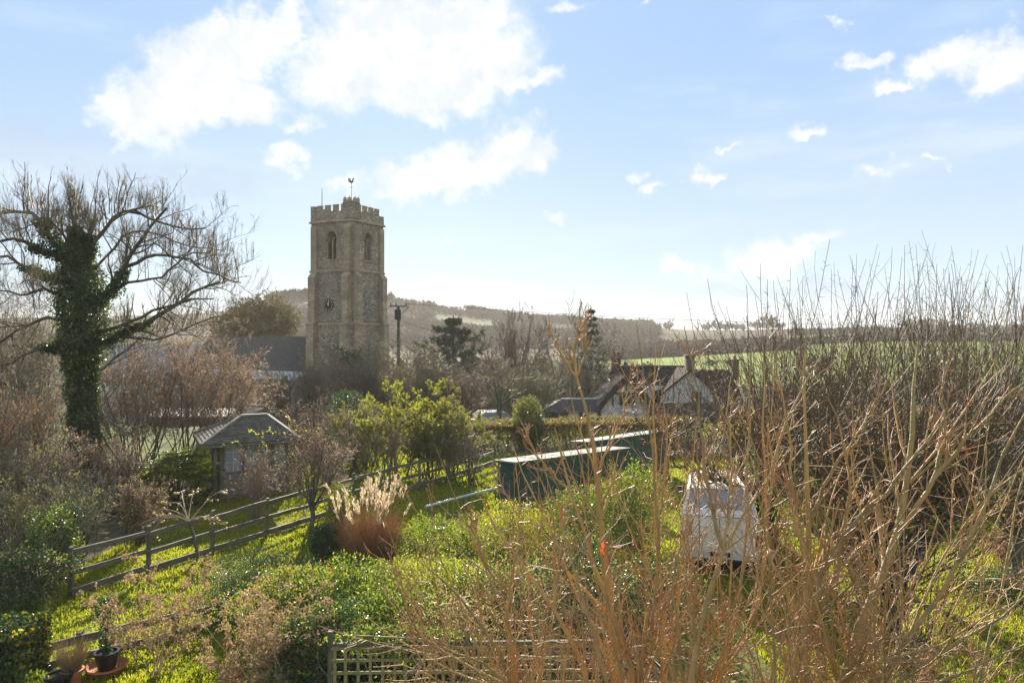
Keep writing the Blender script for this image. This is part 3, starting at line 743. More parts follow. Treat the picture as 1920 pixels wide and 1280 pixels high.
    b = MB(); b.box((X(1225), 1.1, Z(748)), (2.0, .5, 1.8)); b.build('wall', [m_wash], c)
    # low lean-to roof in front
    mb = MB(); mb.hexa([(X(1212), -3.2, Z(786, 52)), (X(1372), -3.2, Z(786, 52)), (X(1372), -.45, Z(757)), (X(1212), -.45, Z(757)), (X(1212), -3.2, Z(786, 52)+.12), (X(1372), -3.2, Z(786, 52)+.12), (X(1372), -.45, Z(757)+.12), (X(1212), -.45, Z(757)+.12)])
    mb.build('lean_to_roof', [m_slate], c)
    mb = MB(); mb.box(((X(1214)+X(1370))/2, -1.8, 1.1), (X(1370)-X(1214), 2.4, 2.2)); mb.build('lean_to_wall', [m_wash], c)
    # chimneys
    for px, yy, w, top, bot, n in ((1155, 4.2, .66, 670, 697, 2), (1293, .2, .62, 668, 700, 1), (1378, 4.2, .5, 676, 712, 1)):
        d = y0+yy; mb = MB(); x = X(px, d); mb.box((x, yy, (Z(top, d)+Z(bot, d))/2), (w, w*.9, Z(top, d)-Z(bot, d))); mb.box((x, yy, Z(top, d)+.06), (w+.14, w*.9+.14, .12))
        ck_ = mb.build('chimney', [m_brick], c)
        for i in range(n):
            p = MB(); p.lathe((x+(i-(n-1)/2)*.3, yy, Z(top, d)+.12), [(.11, 0), (.09, .25), (.11, .3)], 8); p.build('chimney_pot', [m_brick], ck_)
    # ---- slate roofed outbuilding to the left
    o = empty('outbuilding', (5.0, 54, -4.0), 0, 'low white outbuilding with grey slate roof left of the thatched cottage', 'outbuilding')
    def X2(px, d=54): return (px-960)/F*d-5.0
    def Z2(py, d=54): return EYE+(622-py)/F*d+4.0
    mb = MB(); mb.box(((X2(1020)+X2(1122))/2, 2.0, Z2(771)/2), (X2(1122)-X2(1020), 3.6, Z2(771))); mb.build('wall', [m_wash], o)
    mb = MB(); mb.hexa([(X2(1013), -.1, Z2(771)), (X2(1126), -.1, Z2(771)), (X2(1126), 4.1, Z2(771)), (X2(1013), 4.1, Z2(771)), (X2(1052, 56), 1.8, Z2(748, 56)), (X2(1122, 56), 1.8, Z2(748, 56)), (X2(1122, 56), 2.1, Z2(748, 56)), (X2(1052, 56), 2.1, Z2(748, 56))]); mb.build('roof', [m_slate], o)
    mb = MB(); mb.tube([(X2(1052, 56), 1.9, Z2(748, 56)+.03), (X2(1122, 56), 1.9, Z2(748, 56)+.03)], .09, 6); mb.build('ridge_tiles', [mat('pale_ridge_tile', (.5, .48, .44), rough=.5)], o)
    for px, w in ((1035, 1.0), (1058, .6), (1095, .7)):
        mb = MB(); mb.box((X2(px), .17, Z2(782)), (w, .08, .7)); mb.build('window', [m_glass], o)
    # ---- dark roofed barn behind
    o = empty('barn', (6.0, 66, -4.0), 0, 'dark tiled barn roof between the outbuilding and the spruce', 'barn')
    def X3(px): return (px-960)/F*66-6.0
    def Z3(py): return EYE+(622-py)/F*66+4.0
    mb = MB(); mb.box(((X3(1035)+X3(1140))/2, 3, Z3(748)/2), (X3(1140)-X3(1035)-.4, 5.6, Z3(748))); mb.build('wall', [m_brick], o)
    mb = MB(); mb.hexa([(X3(1032), -.2, Z3(748)), (X3(1142), -.2, Z3(748)), (X3(1142), 6.2, Z3(748)), (X3(1032), 6.2, Z3(748)), (X3(1042), 2.9, Z3(724)), (X3(1142), 2.9, Z3(724)), (X3(1142), 3.1, Z3(724)), (X3(1042), 3.1, Z3(724))]); mb.build('roof', [m_slate2], o)
make_cottage()

def make_far_houses():
    # pale roofed house seen through the twigs left of the ivy tree's limb
    h = empty('house', (-31, 62, -4), .1, 'pale roofed house glimpsed behind the ivy clad tree', 'house')
    mb = MB(); mb.box((0, 0, 3.1), (9, 6, 6.2)); mb.build('wall', [m_wash], h)
    mb = MB(); mb.hexa([(-4.9, -3.4, 6.2), (4.9, -3.4, 6.2), (4.9, 3.4, 6.2), (-4.9, 3.4, 6.2), (-4.9, -.1, 9.0), (4.9, -.1, 9.0), (4.9, .1, 9.0), (-4.9, .1, 9.0)]); mb.build('roof', [mat('pale_grey_tile', (.33, .31, .29), (.26, .25, .235), scale=3)], h)
    for x in (-2.5, 0, 2.5): 
        mb = MB(); mb.box((x, -3.04, 4.6), (1.0, .08, 1.1)); mb.build('window', [m_glass], h)
    h = empty('boundary_shed', (-13.6, 46, -.5), .0, 'long low outhouse with a pale roof edge behind the twiggy brown tree', 'outhouse')
    mb = MB(); mb.box((-6.1, 1.5, 0), (6.2, 2.8, 2.4)); mb.build('wall', [m_brick], h)
    mb = MB(); mb.hexa([(-9.4, -.2, 1.2), (-2.9, -.2, 1.2), (-2.9, 3.2, 1.35), (-9.4, 3.2, 1.35), (-9.4, -.2, 1.28), (-2.9, -.2, 1.28), (-2.9, 3.2, 1.43), (-9.4, 3.2, 1.43)]); mb.build('roof', [mat('pale_sheet_roof', (.36, .33, .29), (.26, .24, .2), scale=3, rough=.7, spec=.1)], h)
    # parked car in the lane beyond the hedge
    c = empty('parked_car', (-1.1, 50, tz(-1.1, 50)+.0), .3, 'silver car glimpsed through the branches beyond the beech hedge', 'car')
    mb = MB(); prof = [(-2.1,.35),(2.1,.35),(2.15,.75),(1.9,.95),(1.0,1.02),(.5,1.42),(-1.0,1.46),(-1.7,1.05),(-2.1,.95)]
    mb.prism([(x, -.85, z_) for x, z_ in prof], (0, 1.7, 0)); mb.build('body', [m_car], c)
    mb = MB(); mb.prism([(x, -.87, z_) for x, z_ in [(.85,1.03),(.42,1.36),(-.92,1.39),(-1.45,1.05)]], (0, 1.74, 0)); mb.build('side_windows', [m_vglass], c)
    for x in (-1.3, 1.3):
        for y in (-.8, .8):
            mb = MB(); a = np.linspace(0, 2*np.pi, 17)[:-1]; mb.prism([(x+.32*math.cos(t), y-.1, .32+.32*math.sin(t)) for t in a], (0, .2, 0)); mb.build('wheel', [m_rubber], c)
    for y in (-.6, .6):
        mb = MB(); mb.box((2.12, y, .72), (.1, .3, .14)); mb.build('headlight', [m_white], c)
make_far_houses()

def make_pole():
    x, d = (747-960)/F*62, 62.0
    p = empty('telegraph_pole', (x, d, -4), 0, 'wooden telegraph pole with a transformer and cross arm beside the tower', 'pole')
    mb = MB(); mb.tube([(0, 0, 0), (0, 0, 12.1)], [.17, .12], 10); mb.build('pole', [m_bark], p)
    mb = MB(); mb.box((0, 0, 12.15), (1.5, .1, .1)); mb.beam((0, 0, 11.3), (.9, 0, 12.1), .05, .06); mb.build('cross_arm', [m_bark], p)
    mb = MB(); mb.lathe((0, -.32, 11.0), [(0, 0), (.27, .03), (.27, .85), (.1, .95), (0, .95)], 12); mb.build('transformer', [m_iron], p)
    for q in (-.65, -.2, .65):
        mb = MB(); mb.lathe((q, 0, 12.2), [(.03, 0), (.06, .04), (.03, .1), (.06, .14), (.02, .22)], 6); mb.build('insulator', [m_clock], p)
    def wire(a, b, sag, lab, r=.012):
        mb = MB(); a = np.array(a); b = np.array(b); t = np.linspace(0, 1, 24)[:, None]
        P = a+(b-a)*t; P[:, 2] -= (4*sag*t*(1-t))[:, 0]; mb.tubes(P, np.full(24, r), 4)
        o = mb.build('overhead_wire', [m_iron]); tag(o, lab, 'cable', 'overhead wires')
    wire((x+.65, d, 8.35), tuple(W(2100, 622, 90)+np.array([0, 0, 1.2])), 1.0, 'long thin wire running right from the telegraph pole above the hill line', .016)
    wire((x-.65, d, 8.0), tuple(W(-300, 680, 50)), 1.2, 'thin wire running left from the telegraph pole in front of the church')
    wire((x-.1, d-.3, 7.0), tuple(W(1420, 735, 52)), .8, 'low thin wire running right from the telegraph pole towards the cottage')
make_pole()
# ------------------------------------------------------------------ fences, summerhouse, sheds, van, trellis, pots
def plank(mb, a, b, w, h, rr, m=0):      # a slightly crooked rail
    a = np.array(a, float); b = np.array(b, float); n = 4; t = np.linspace(0, 1, n+1)
    for i in range(n):
        p = a+(b-a)*t[i]; q = a+(b-a)*t[i+1]
        if i: p = last
        q = q+(np.array([0, 0, rr.uniform(-.012, .012)]) if i < n-1 else 0)
        mb.beam(p, q, w, h, m); last = q
def make_fence(name, pts, label, posth, rails, pw=.09, over=.04):
    rr = np.random.RandomState(int(abs(pts[0][0])*100))
    o0 = np.array([pts[0][0], pts[0][1], 0.]); f = empty(name, o0, 0, label, 'fence')
    L = [np.array([x, y, tz(x, y)])-o0 for x, y in pts]
    for k, p in enumerate(L):
        mb = MB(); h = posth+rr.uniform(-.05, .06); lean = rr.uniform(-.03, .03, 2)
        mb.hexa([(p[0]-pw/2, p[1]-pw/2, p[2]-.1), (p[0]+pw/2, p[1]-pw/2, p[2]-.1), (p[0]+pw/2, p[1]+pw/2, p[2]-.1), (p[0]-pw/2, p[1]+pw/2, p[2]-.1),
                 (p[0]-pw/2+lean[0], p[1]-pw/2+lean[1], p[2]+h), (p[0]+pw/2+lean[0], p[1]-pw/2+lean[1], p[2]+h), (p[0]+pw/2+lean[0], p[1]+pw/2+lean[1], p[2]+h+.02), (p[0]-pw/2+lean[0], p[1]+pw/2+lean[1], p[2]+h+.02)])
        mb.build('post', [m_post], f)
    for k in range(len(L)-1):
        d = unit(L[k+1]-L[k]); nrm = np.array([d[1], -d[0], 0])*(pw/2+.025)
        for zr, h in rails:
            mb = MB(); e = rr.uniform(-.03, .03, 2)
            plank(mb, L[k]+nrm+np.array([0, 0, zr+e[0]])-d*over, L[k+1]+nrm+np.array([0, 0, zr+e[1]])+d*(-over-.01), .045, h, rr)
            mb.build('rail', [m_wood], f)
    return f
def linepts(a, b, n): return [(a[0]+(b[0]-a[0])*i/(n-1), a[1]+(b[1]-a[1])*i/(n-1)) for i in range(n)]
make_fence('post_and_rail_fence', linepts((-9.95, 16.7), (-.8, 33.4), 11), 'weathered post and rail fence crossing the lawn in front of the summerhouse', 1.12, [(.14, .15), (.56, .11), (1.0, .11)])
make_fence('low_rail_fence', linepts((-9.1, 12.3), (-4.2, 16.9), 5), 'low mossy rail fence in the near left corner behind the flower pots', .5, [(.1, .13), (.43, .14)])

def make_summerhouse():
    A = np.array([-10.45, 26.6]); ang = math.atan2(1.75, 3.35)       # near left corner, direction of the front wall
    s = empty('summerhouse', (A[0], A[1], 0), ang, 'timber summerhouse with hipped shingle roof and windows beside the ivy tree', 'summerhouse')
    Wd, Dp, H = 2.35, 2.7, 2.03
    rr = np.random.RandomState(4)
    mb = MB(); mb.box((Wd/2, Dp/2, .06), (Wd, Dp, .12)); mb.build('floor', [m_greywood], s)
    for x, y in ((0, 0), (Wd, 0), (0, Dp), (Wd, Dp), (0, 1.45), (-.22, -.1)):
        mb = MB(); mb.box((x, y, H/2), (.13, .13, H)); mb.build('post', [m_post], s)
    # front: planks below, window frames above
    nb = 6
    for i in range(nb):
        mb = MB(); z0 = .12+i*.125; y = -.01+rr.uniform(-.004, .004)
        mb.hexa([(.08, y-.035, z0), (Wd-.08, y-.035, z0), (Wd-.08, y+.0, z0), (.08, y+.0, z0), (.08, y-.015, z0+.12), (Wd-.08, y-.015, z0+.12), (Wd-.08, y, z0+.12), (.08, y, z0+.12)])
        mb.build('wall_plank', [m_greywood], s)
    for i in range(nb):
        mb = MB(); z0 = .12+i*.125
        mb.box((Wd+.01, Dp/2, z0+.06), (.03, Dp-.16, .12)); mb.build('wall_plank', [m_greywood], s)
    for x0, x1 in ((.08, .72), (.78, 1.72), (1.78, 2.29)):
        mb = MB(); zc, h = 1.47, 1.14
        for x in (x0+.03, x1-.03): mb.box((x, -.01, zc), (.06, .07, h))
        for zz in (zc-h/2+.03, zc+h/2-.03): mb.box(((x0+x1)/2, -.012, zz), (x1-x0-.12, .065, .06))
        w_ = mb.build('window_frame', [m_greywood], s)
        n = 3 if x1-x0 > .8 else 2
        for i in range(1, n): 
            q = MB(); q.box((x0+(x1-x0)*i/n, -.02, zc), (.028, .03, h-.12)); q.build('glazing_bar', [m_white], w_)
        for i in range(1, 3):
            q = MB(); q.box(((x0+x1)/2, -.024, zc-h/2+h*i/3), (x1-x0-.12, .024, .028)); q.build('glazing_bar', [m_white], w_)
        q = MB(); q.box(((x0+x1)/2, .01, zc), (x1-x0-.12, .008, h-.12)); q.build('pane', [m_vglass], w_)
    mb = MB(); mb.box((Wd/2, 0, H-.04), (Wd+.1, .12, .12)); mb.box((0, Dp/2, H-.04), (.12, Dp-.12, .12)); mb.box((Wd, Dp/2, H-.04), (.12, Dp-.12, .12)); mb.box((Wd/2, Dp, H-.04), (Wd+.1, .12, .12)); mb.build('wall_plate', [m_post], s)
    mb = MB(); mb.box((Wd/2, Dp-.02, H/2), (Wd-.13, .03, H-.2)); mb.build('back_wall', [m_greywood], s)
    mb = MB(); mb.box((.9, 1.5, .75), (1.2, .7, .05)); mb.box((.9, 1.5, .4), (.1, .1, .7)); mb.build('table', [m_greywood], s)
    # side lattice in shade
    for i in range(9):
        mb = MB(); mb.box((-.0, .15+i*.15, 1.0), (.02, .03, 1.8)); mb.build('side_lath', [m_greywood], s)
    # hipped roof in shingle courses
    e = .36; zt = 2.78; r0, r1 = (.85, Dp/2), (Wd-.55, Dp/2)
    C = [(-e-.35, -e, H-.02), (Wd+e, -e, H-.02), (Wd+e, Dp+e, H-.02), (-e-.35, Dp+e, H-.02)]
    T = [(r0[0], r0[1]-.0, zt), (r1[0], r1[1], zt)]
    faces = {'front': (C[0], C[1], T[1], T[0]), 'right': (C[1], C[2], T[1], T[1]), 'back': (C[2], C[3], T[0], T[1]), 'left': (C[3], C[0], T[0], T[0])}
    for nm, q in faces.items():
        a, b, c, d = (np.array(x, float) for x in q); n = 13
        nr = unit(np.cross(b-a, (c+d)/2-(a+b)/2))
        for i in range(n):
            t0, t1 = i/n, min((i+1.25)/n, 1)
            p0, p1 = a+(d-a)*t0, b+(c-b)*t0; p3, p2 = a+(d-a)*t1, b+(c-b)*t1
            lo = .012+.022; mb = MB(); jt = nr*rr.uniform(0, .006)
            mb.hexa([p0, p1, p2-nr*0, p3-nr*0, p0+nr*lo+jt, p1+nr*lo+jt, p2+nr*.006, p3+nr*.006]); mb.build('shingle_course', [m_roofwood], s)
    for a, b in ((C[0], T[0]), (C[1], T[1]), (C[2], T[1]), (C[3], T[0]), (T[0], T[1])):
        mb = MB(); mb.beam(np.array(a)+[0, 0, .05], np.array(b)+[0, 0, .05], .1, .05); mb.build('ridge_board', [m_ridge], s)
    mb = MB()
    for a, b in ((C[0], C[1]), (C[1], C[2]), (C[2], C[3]), (C[3], C[0])): mb.beam(np.array(a)-[0, 0, .06], np.array(b)-[0, 0, .06], .03, .1)
    mb.build('fascia', [m_post], s)
make_summerhouse()

def make_sheds():
    a = np.array([.1, 23.9]); b = np.array([4.1, 26.6]); d = b-a; Ln = np.linalg.norm(d); ang = math.atan2(d[1], d[0])
    s = empty('green_shed', (a[0], a[1], 0), ang, 'dark green boarded shed with a pale felt roof behind the golden twigs', 'shed')
    D = 1.0; H = 1.78
    mb = MB(); mb.box((Ln/2, D/2+.02, H/2-.08), (Ln-.06, D-.06, H-.18)); mb.build('inner_wall', [m_shed], s)
    for i in range(12):
        z0 = i*.148
        mb = MB(); mb.hexa([(0, -.03, z0), (Ln, -.03, z0), (Ln, .01, z0), (0, .01, z0), (0, -.008, z0+.146), (Ln, -.008, z0+.146), (Ln, .01, z0+.146), (0, .01, z0+.146)]); mb.build('board', [m_shed], s)
        mb = MB(); mb.hexa([(-.03, .015, z0), (0, .015, z0), (0, D, z0), (-.03, D, z0), (-.008, .015, z0+.146), (0, .015, z0+.146), (0, D, z0+.146), (-.008, D, z0+.146)]); mb.build('board', [m_shed], s)
    mb = MB(); mb.hexa([(-.12, -.14, H+.0), (Ln+.1, -.14, H+.02), (Ln+.1, D+.1, H-.08), (-.12, D+.1, H-.1), (-.12, -.14, H+.05), (Ln+.1, -.14, H+.07), (Ln+.1, D+.1, H-.03), (-.12, D+.1, H-.05)]); mb.build('roof', [m_felt], s)
    mb = MB(); mb.box((Ln/2, -.16, H), (Ln+.2, .025, .11)); mb.build('fascia', [m_shed], s)
    for k in range(1, 5):
        mb = MB(); mb.box((Ln*k/5, -.034, H/2-.03), (.035, .03, H-.1)); mb.build('cover_strip', [m_shed], s)
        mb = MB(); mb.beam((Ln*k/5-.1, -.15, H+.062), (Ln*k/5-.1, D+.09, H-.038), .05, .014); mb.build('felt_lap', [m_felt], s)
    for x in (.0, Ln): 
        mb = MB(); mb.box((x, -.03, H/2), (.05, .06, H)); mb.build('corner_post', [m_shed], s)
    mb = MB(); mb.box((3.0, -.04, 1.0), (.7, .03, .6)); w_ = mb.build('window', [m_glass], s)
    a = np.array([3.0, 28.3]); b = np.array([6.6, 31.2]); d = b-a; Ln = np.linalg.norm(d)
    s = empty('second_green_shed', (a[0], a[1], 0), math.atan2(d[1], d[0]), 'smaller green shed with pale edged roof beyond the longer green shed', 'shed')
    H = 1.78; D = .9
    mb = MB(); mb.box((Ln/2, D/2, H/2-.07), (Ln-.04, D-.04, H-.16)); mb.build('inner_wall', [m_shed], s)
    for i in range(12):
        z0 = i*.148; mb = MB(); mb.hexa([(0, -.03, z0), (Ln, -.03, z0), (Ln, .01, z0), (0, .01, z0), (0, -.008, z0+.146), (Ln, -.008, z0+.146), (Ln, .01, z0+.146), (0, .01, z0+.146)]); mb.build('board', [m_shed], s)
    mb = MB(); mb.hexa([(-.1, -.1, H), (Ln+.1, -.1, H+.04), (Ln+.1, D+.1, H-.06), (-.1, D+.1, H-.1), (-.1, -.1, H+.04), (Ln+.1, -.1, H+.08), (Ln+.1, D+.1, H-.02), (-.1, D+.1, H-.06)]); mb.build('roof', [m_shed], s)
    mb = MB(); mb.box((Ln/2, -.115, H+.05), (Ln+.2, .03, .035)); mb.build('roof_edge', [m_trim], s)
    # the pale pole lying along the border to the shed
    p0 = G(797, 972); p1 = G(934, 935); mb = MB(); mb.tubes(resample([[0, 0, .38], (p1-p0)/2+[0, 0, .41], p1-p0+[0, 0, .4]], 7), np.full(7, .045), 7)
    o = empty('white_rail', p0, 0, 'pale rail running from the flower border to the green shed', 'rail')
    mb.build('bar', [m_white], o, smooth=True)
    for t in (.04, .5, .96):
        q = (p1-p0)*t; mb = MB(); mb.box((q[0], q[1], .18), (.06, .06, .36)); mb.build('post', [m_post], o)
make_sheds()

def make_van():
    v = empty('white_van', (5.15, 18.35, 0), R(-15), 'white van with a sloping rear window parked behind the golden twigs', 'van')
    w = .95; n = 5
    # lengthwise outline: (y back from the tail, z), lofted with rounded sides
    prof = [(.02, .26), (-.03, .5), (0, 1.1), (.05, 1.38), (.16, 1.47), (.75, 1.9), (1.1, 1.98), (2.4, 2.0), (3.2, 1.93), (3.9, 1.38), (4.7, 1.18), (4.85, .8), (4.8, .4)]
    mb = MB()
    def xs(i): 
        z_ = prof[i][1]; return w*(1-.16*max(0, z_-1.3)/.6)
    secs = []
    for i, (y, z_) in enumerate(prof): secs.append([(-xs(i), y, z_), (-xs(i)*.9, y-.0, z_+.035), (0, y-.0, z_+.06), (xs(i)*.9, y-.0, z_+.035), (xs(i), y, z_)])
    k = mb.addv(secs)
    for i in range(len(prof)-1):
        for j in range(4): mb.quads([[k+i*5+j, k+i*5+j+1, k+(i+1)*5+j+1, k+(i+1)*5+j]])
    for sg in (-1, 1):
        c = [(sg*xs(i), y, z_) for i, (y, z_) in enumerate(prof)]
        lo = [(sg*w, y, .24) for y, _ in prof]; k = mb.addv(c); k2 = mb.addv(lo)
        for i in range(len(prof)-1): mb.quads([[k+i, k+i+1, k2+i+1, k2+i]])
    mb.quads([[mb.addv([(-w, .02, .24)]), mb.addv([(w, .02, .24)]), mb.addv([(w, 4.8, .24)]), mb.addv([(-w, 4.8, .24)])]])
    mb.build('body', [m_van], v)
    mb = MB(); mb.hexa([(-.78, .22, 1.57), (.78, .22, 1.57), (.72, .72, 1.93), (-.72, .72, 1.93), (-.78, .2, 1.6), (.78, .2, 1.6), (.72, .69, 1.965), (-.72, .69, 1.965)]); mb.build('rear_window', [m_vglass], v)
    for sg in (-1, 1):
        mb = MB(); pts = [(sg*(w*.965), .95, 1.42), (sg*(w*.965), 3.3, 1.42), (sg*(w*.87), 3.0, 1.83), (sg*(w*.87), 1.1, 1.86)]
        mb.prism(pts, (sg*.012, 0, 0)); mb.build('side_window', [m_vglass], v)
    mb = MB(); mb.box((0, -.05, .3), (1.86, .14, .14)); mb.box((0, -.045, .5), (.5, .03, .1)); mb.build('bumper', [m_black], v)
    mb = MB(); mb.box((0, -.035, 1.0), (.012, .02, .9)); mb.box((0, -.02, 1.42), (1.7, .02, .012)); mb.build('door_seam', [m_black], v)
    mb = MB(); mb.box((.14, -.045, .98), (.12, .03, .03)); mb.build('handle', [m_black], v)
    for sg in (-1, 1):
        mb = MB(); mb.box((sg*.9, -.01, .85), (.1, .06, .34)); mb.build('tail_lamp', [m_red], v)
        mb = MB(); mb.tube([(sg*.72, .45, 2.0), (sg*.72, 1.2, 2.07), (sg*.72, 3.0, 2.04)], .02, 6); mb.build('roof_bar', [m_black], v)
        mb = MB(); mb.box((sg*(w+.12), 3.35, 1.35), (.16, .1, .2)); mb.build('mirror', [m_black], v)
        for y in (.85, 3.9):
            mb = MB(); a = np.linspace(0, 2*np.pi, 25)[:-1]
            mb.prism([(sg*(w-.2), y+.34*math.cos(t), .34+.34*math.sin(t)) for t in a][::sg], (sg*.22, 0, 0)); wh = mb.build('wheel', [m_rubber], v)
            mb = MB(); mb.prism([(sg*(w+.022), y+.2*math.cos(t), .34+.2*math.sin(t)) for t in a][::sg], (sg*.01, 0, 0)); mb.build('hubcap', [m_car], wh)
make_van()

def make_trellis():
    t = empty('garden_trellis', (-2.55, 10.6, 0), .03, 'mossy square wooden trellis at the foot of the picture under the shrubs', 'trellis')
    rr = np.random.RandomState(8); Ln = 3.8; H = 1.5; pit = .172
    first = None
    for i in range(int(Ln/pit)+1):
        if first is None:
            mb = MB(); mb.box((0, 0, H/2), (.042, .016, H)); first = mb.build('upright_lath', [m_lattice], t); o = first
        else: o = link(first.copy()); o.parent = t
        o.location = (i*pit+rr.uniform(-.006, .006), 0, rr.uniform(-.01, .01)); o.rotation_euler = (0, rr.uniform(-.008, .008), 0)
    first = None
    for i in range(9):
        if first is None:
            mb = MB(); mb.box((Ln/2, -.0175, 0), (Ln+.06, .016, .042)); first = mb.build('cross_lath', [m_lattice], t); o = first
        else: o = link(first.copy()); o.parent = t
        o.location = (0, 0, H-.03-i*pit+rr.uniform(-.005, .005)); o.rotation_euler = (0, rr.uniform(-.004, .004), 0)
    mb = MB(); mb.box((Ln/2, .01, H+.02), (Ln+.1, .05, .045)); mb.build('top_rail', [m_post], t)
    for x in (-.06, 1.9, 3.84):
        mb = MB(); mb.box((x, .05, .85), (.07, .07, 1.7)); mb.build('post', [m_post], t)
make_trellis()

def make_pots():
    rr = np.random.RandomState(3)
    def pot(mb, r, h, m=0, rim=.02): mb.lathe((0, 0, 0), [(0, 0), (r*.72, 0), (r*.95, h*.82), (r*.97, h*.84), (r+rim, h*.84), (r+rim, h), (r*.9, h), (r*.88, h*.9), (0, h*.9)], 20, m)
    p = G(135, 1287); o = empty('terracotta_pot', p, 0, 'terracotta pot of dry straw coloured grass beside the clipped ivy block', 'plant pot')
    mb = MB(); pot(mb, .17, .3); mb.build('pot', [m_terra], o, smooth=False)
    n = 420; a = rr.rand(n)*6.28; q = rr.rand(n)**.5*.12; S = np.stack([q*np.cos(a), q*np.sin(a), np.full(n, .27)], 1)
    D = unit(np.stack([np.cos(a)*.28, np.sin(a)*.28, np.ones(n)], 1)+rr.normal(size=(n, 3))*.12)
    P, Rd = grow(rr, S, D, rr.uniform(.3, .62, n), np.full(n, .004), 5, .08, -.02, .3, .15); mb = MB(); mb.tubes(P, Rd, 3); mb.build('dry_grass', [m_strawr], o)
    p = G(200, 1258); o = empty('topiary_pot', p, 0, 'black pot with a clipped dark evergreen standing in a terracotta saucer', 'plant pot')
    mb = MB(); mb.lathe((0, 0, 0), [(0, 0), (.26, .0), (.33, .1), (.35, .1), (.34, .13), (.28, .05), (0, .05)], 22); mb.build('saucer', [m_terra], o)
    mb = MB(); mb.lathe((0, 0, .05), [(0, 0), (.14, 0), (.19, .26), (.21, .27), (.21, .31), (.17, .31), (.16, .27), (0, .27)], 20); mb.build('pot', [m_pot], o)
    mb = MB(); leafball(mb, rr, (0, 0, .62), (.1, .1, .34), 900, .055, 0, 5, .12, .3); leafball(mb, rr, (-.05, 0, 1.12), (.2, .15, .17), 900, .055, 0, 6, .3, .5); mb.build('foliage', [m_leafd], o)
    mb = MB(); mb.tube([(0, 0, .3), (0, 0, 1.1)], .025, 6); mb.build('stem', [m_bark], o)
    p = G(110, 1300); o = empty('black_pot', p, 0, 'black pot with an empty saucer at the bottom edge left of the terracotta pot', 'plant pot')
    mb = MB(); pot(mb, .2, .33); mb.build('pot', [m_pot], o)
    mb = MB(); leafball(mb, rr, (-.35, -.1, .22), (.3, .2, .14), 500, .06, 0, 7); mb.build('foliage', [m_leafg], o)
    p = G(432, 1290); o = empty('round_terracotta_pot', p, 0, 'terracotta pot half hidden under the dry seed head shrub', 'plant pot')
    mb = MB(); pot(mb, .17, .26); mb.build('pot', [m_terra], o)
    # clipped ivy block
    p = G(15, 1290)+np.array([-.2, .1, 0]); o = empty('ivy_hedge_block', p, .1, 'squared ivy block with yellow leaves along its edge in the lower left corner', 'hedge')
    n = 9000; q = rr.uniform(-1, 1, (n, 3)); ax_ = rr.randint(0, 3, n); sg = np.sign(rr.normal(size=n)); q[np.arange(n), ax_] = sg*(1-.25*rr.rand(n)**2)
    P = q*np.array([.55, .5, .52])+np.array([0, 0, .5])+rr.normal(size=(n, 3))*.02
    D = unit(rr.normal(size=(n, 3))+np.array([0, 0, -.6])+q*.6); N_ = unit(q+rr.normal(size=(n, 3))*.5)
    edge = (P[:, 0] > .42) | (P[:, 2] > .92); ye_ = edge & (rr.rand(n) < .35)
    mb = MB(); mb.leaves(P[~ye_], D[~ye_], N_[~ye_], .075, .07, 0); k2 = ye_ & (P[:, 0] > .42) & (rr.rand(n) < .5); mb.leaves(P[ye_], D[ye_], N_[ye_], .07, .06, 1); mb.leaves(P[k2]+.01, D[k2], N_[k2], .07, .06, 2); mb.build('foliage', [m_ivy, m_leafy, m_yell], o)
    mb = MB(); mb.box((0, 0, .46), (.8, .7, .86)); mb.build('inner_stems', [m_bark], o)
make_pots()
# ------------------------------------------------------------------ plants
def plant(name, base, label, cat, parts, group=None):
    o = empty(name, base, 0, label, cat, group)
    for nm, mb, mts in parts:
        mb.build(nm, mts, o, smooth=nm in ('trunk', 'stems', 'limbs', 'twigs'))
    return o
def woody(mb, r, P, Rd, levels, m0=0, sides0=6):
    """levels: list of dict(k,t0,t1,ang,lr,rr,m,wob,up,mat,sides,...). Returns the last bundle."""
    out = [(P, Rd)]
    cur = (P, Rd)
    for lv in levels:
        a = dict(lv); mt = a.pop('mat', 0); sd_ = a.pop('sides', 3); frm = a.pop('frm', -1)
        src = out[frm]
        cur = spawn(r, src[0], src[1], a.pop('k'), a.pop('t0', .2), a.pop('t1', 1), a.pop('ang'), a.pop('lr'), a.pop('rr', .6), a.pop('m', 4), **a)
        mb.tubes(cur[0], cur[1], sd_, mt); out.append(cur)
    return out

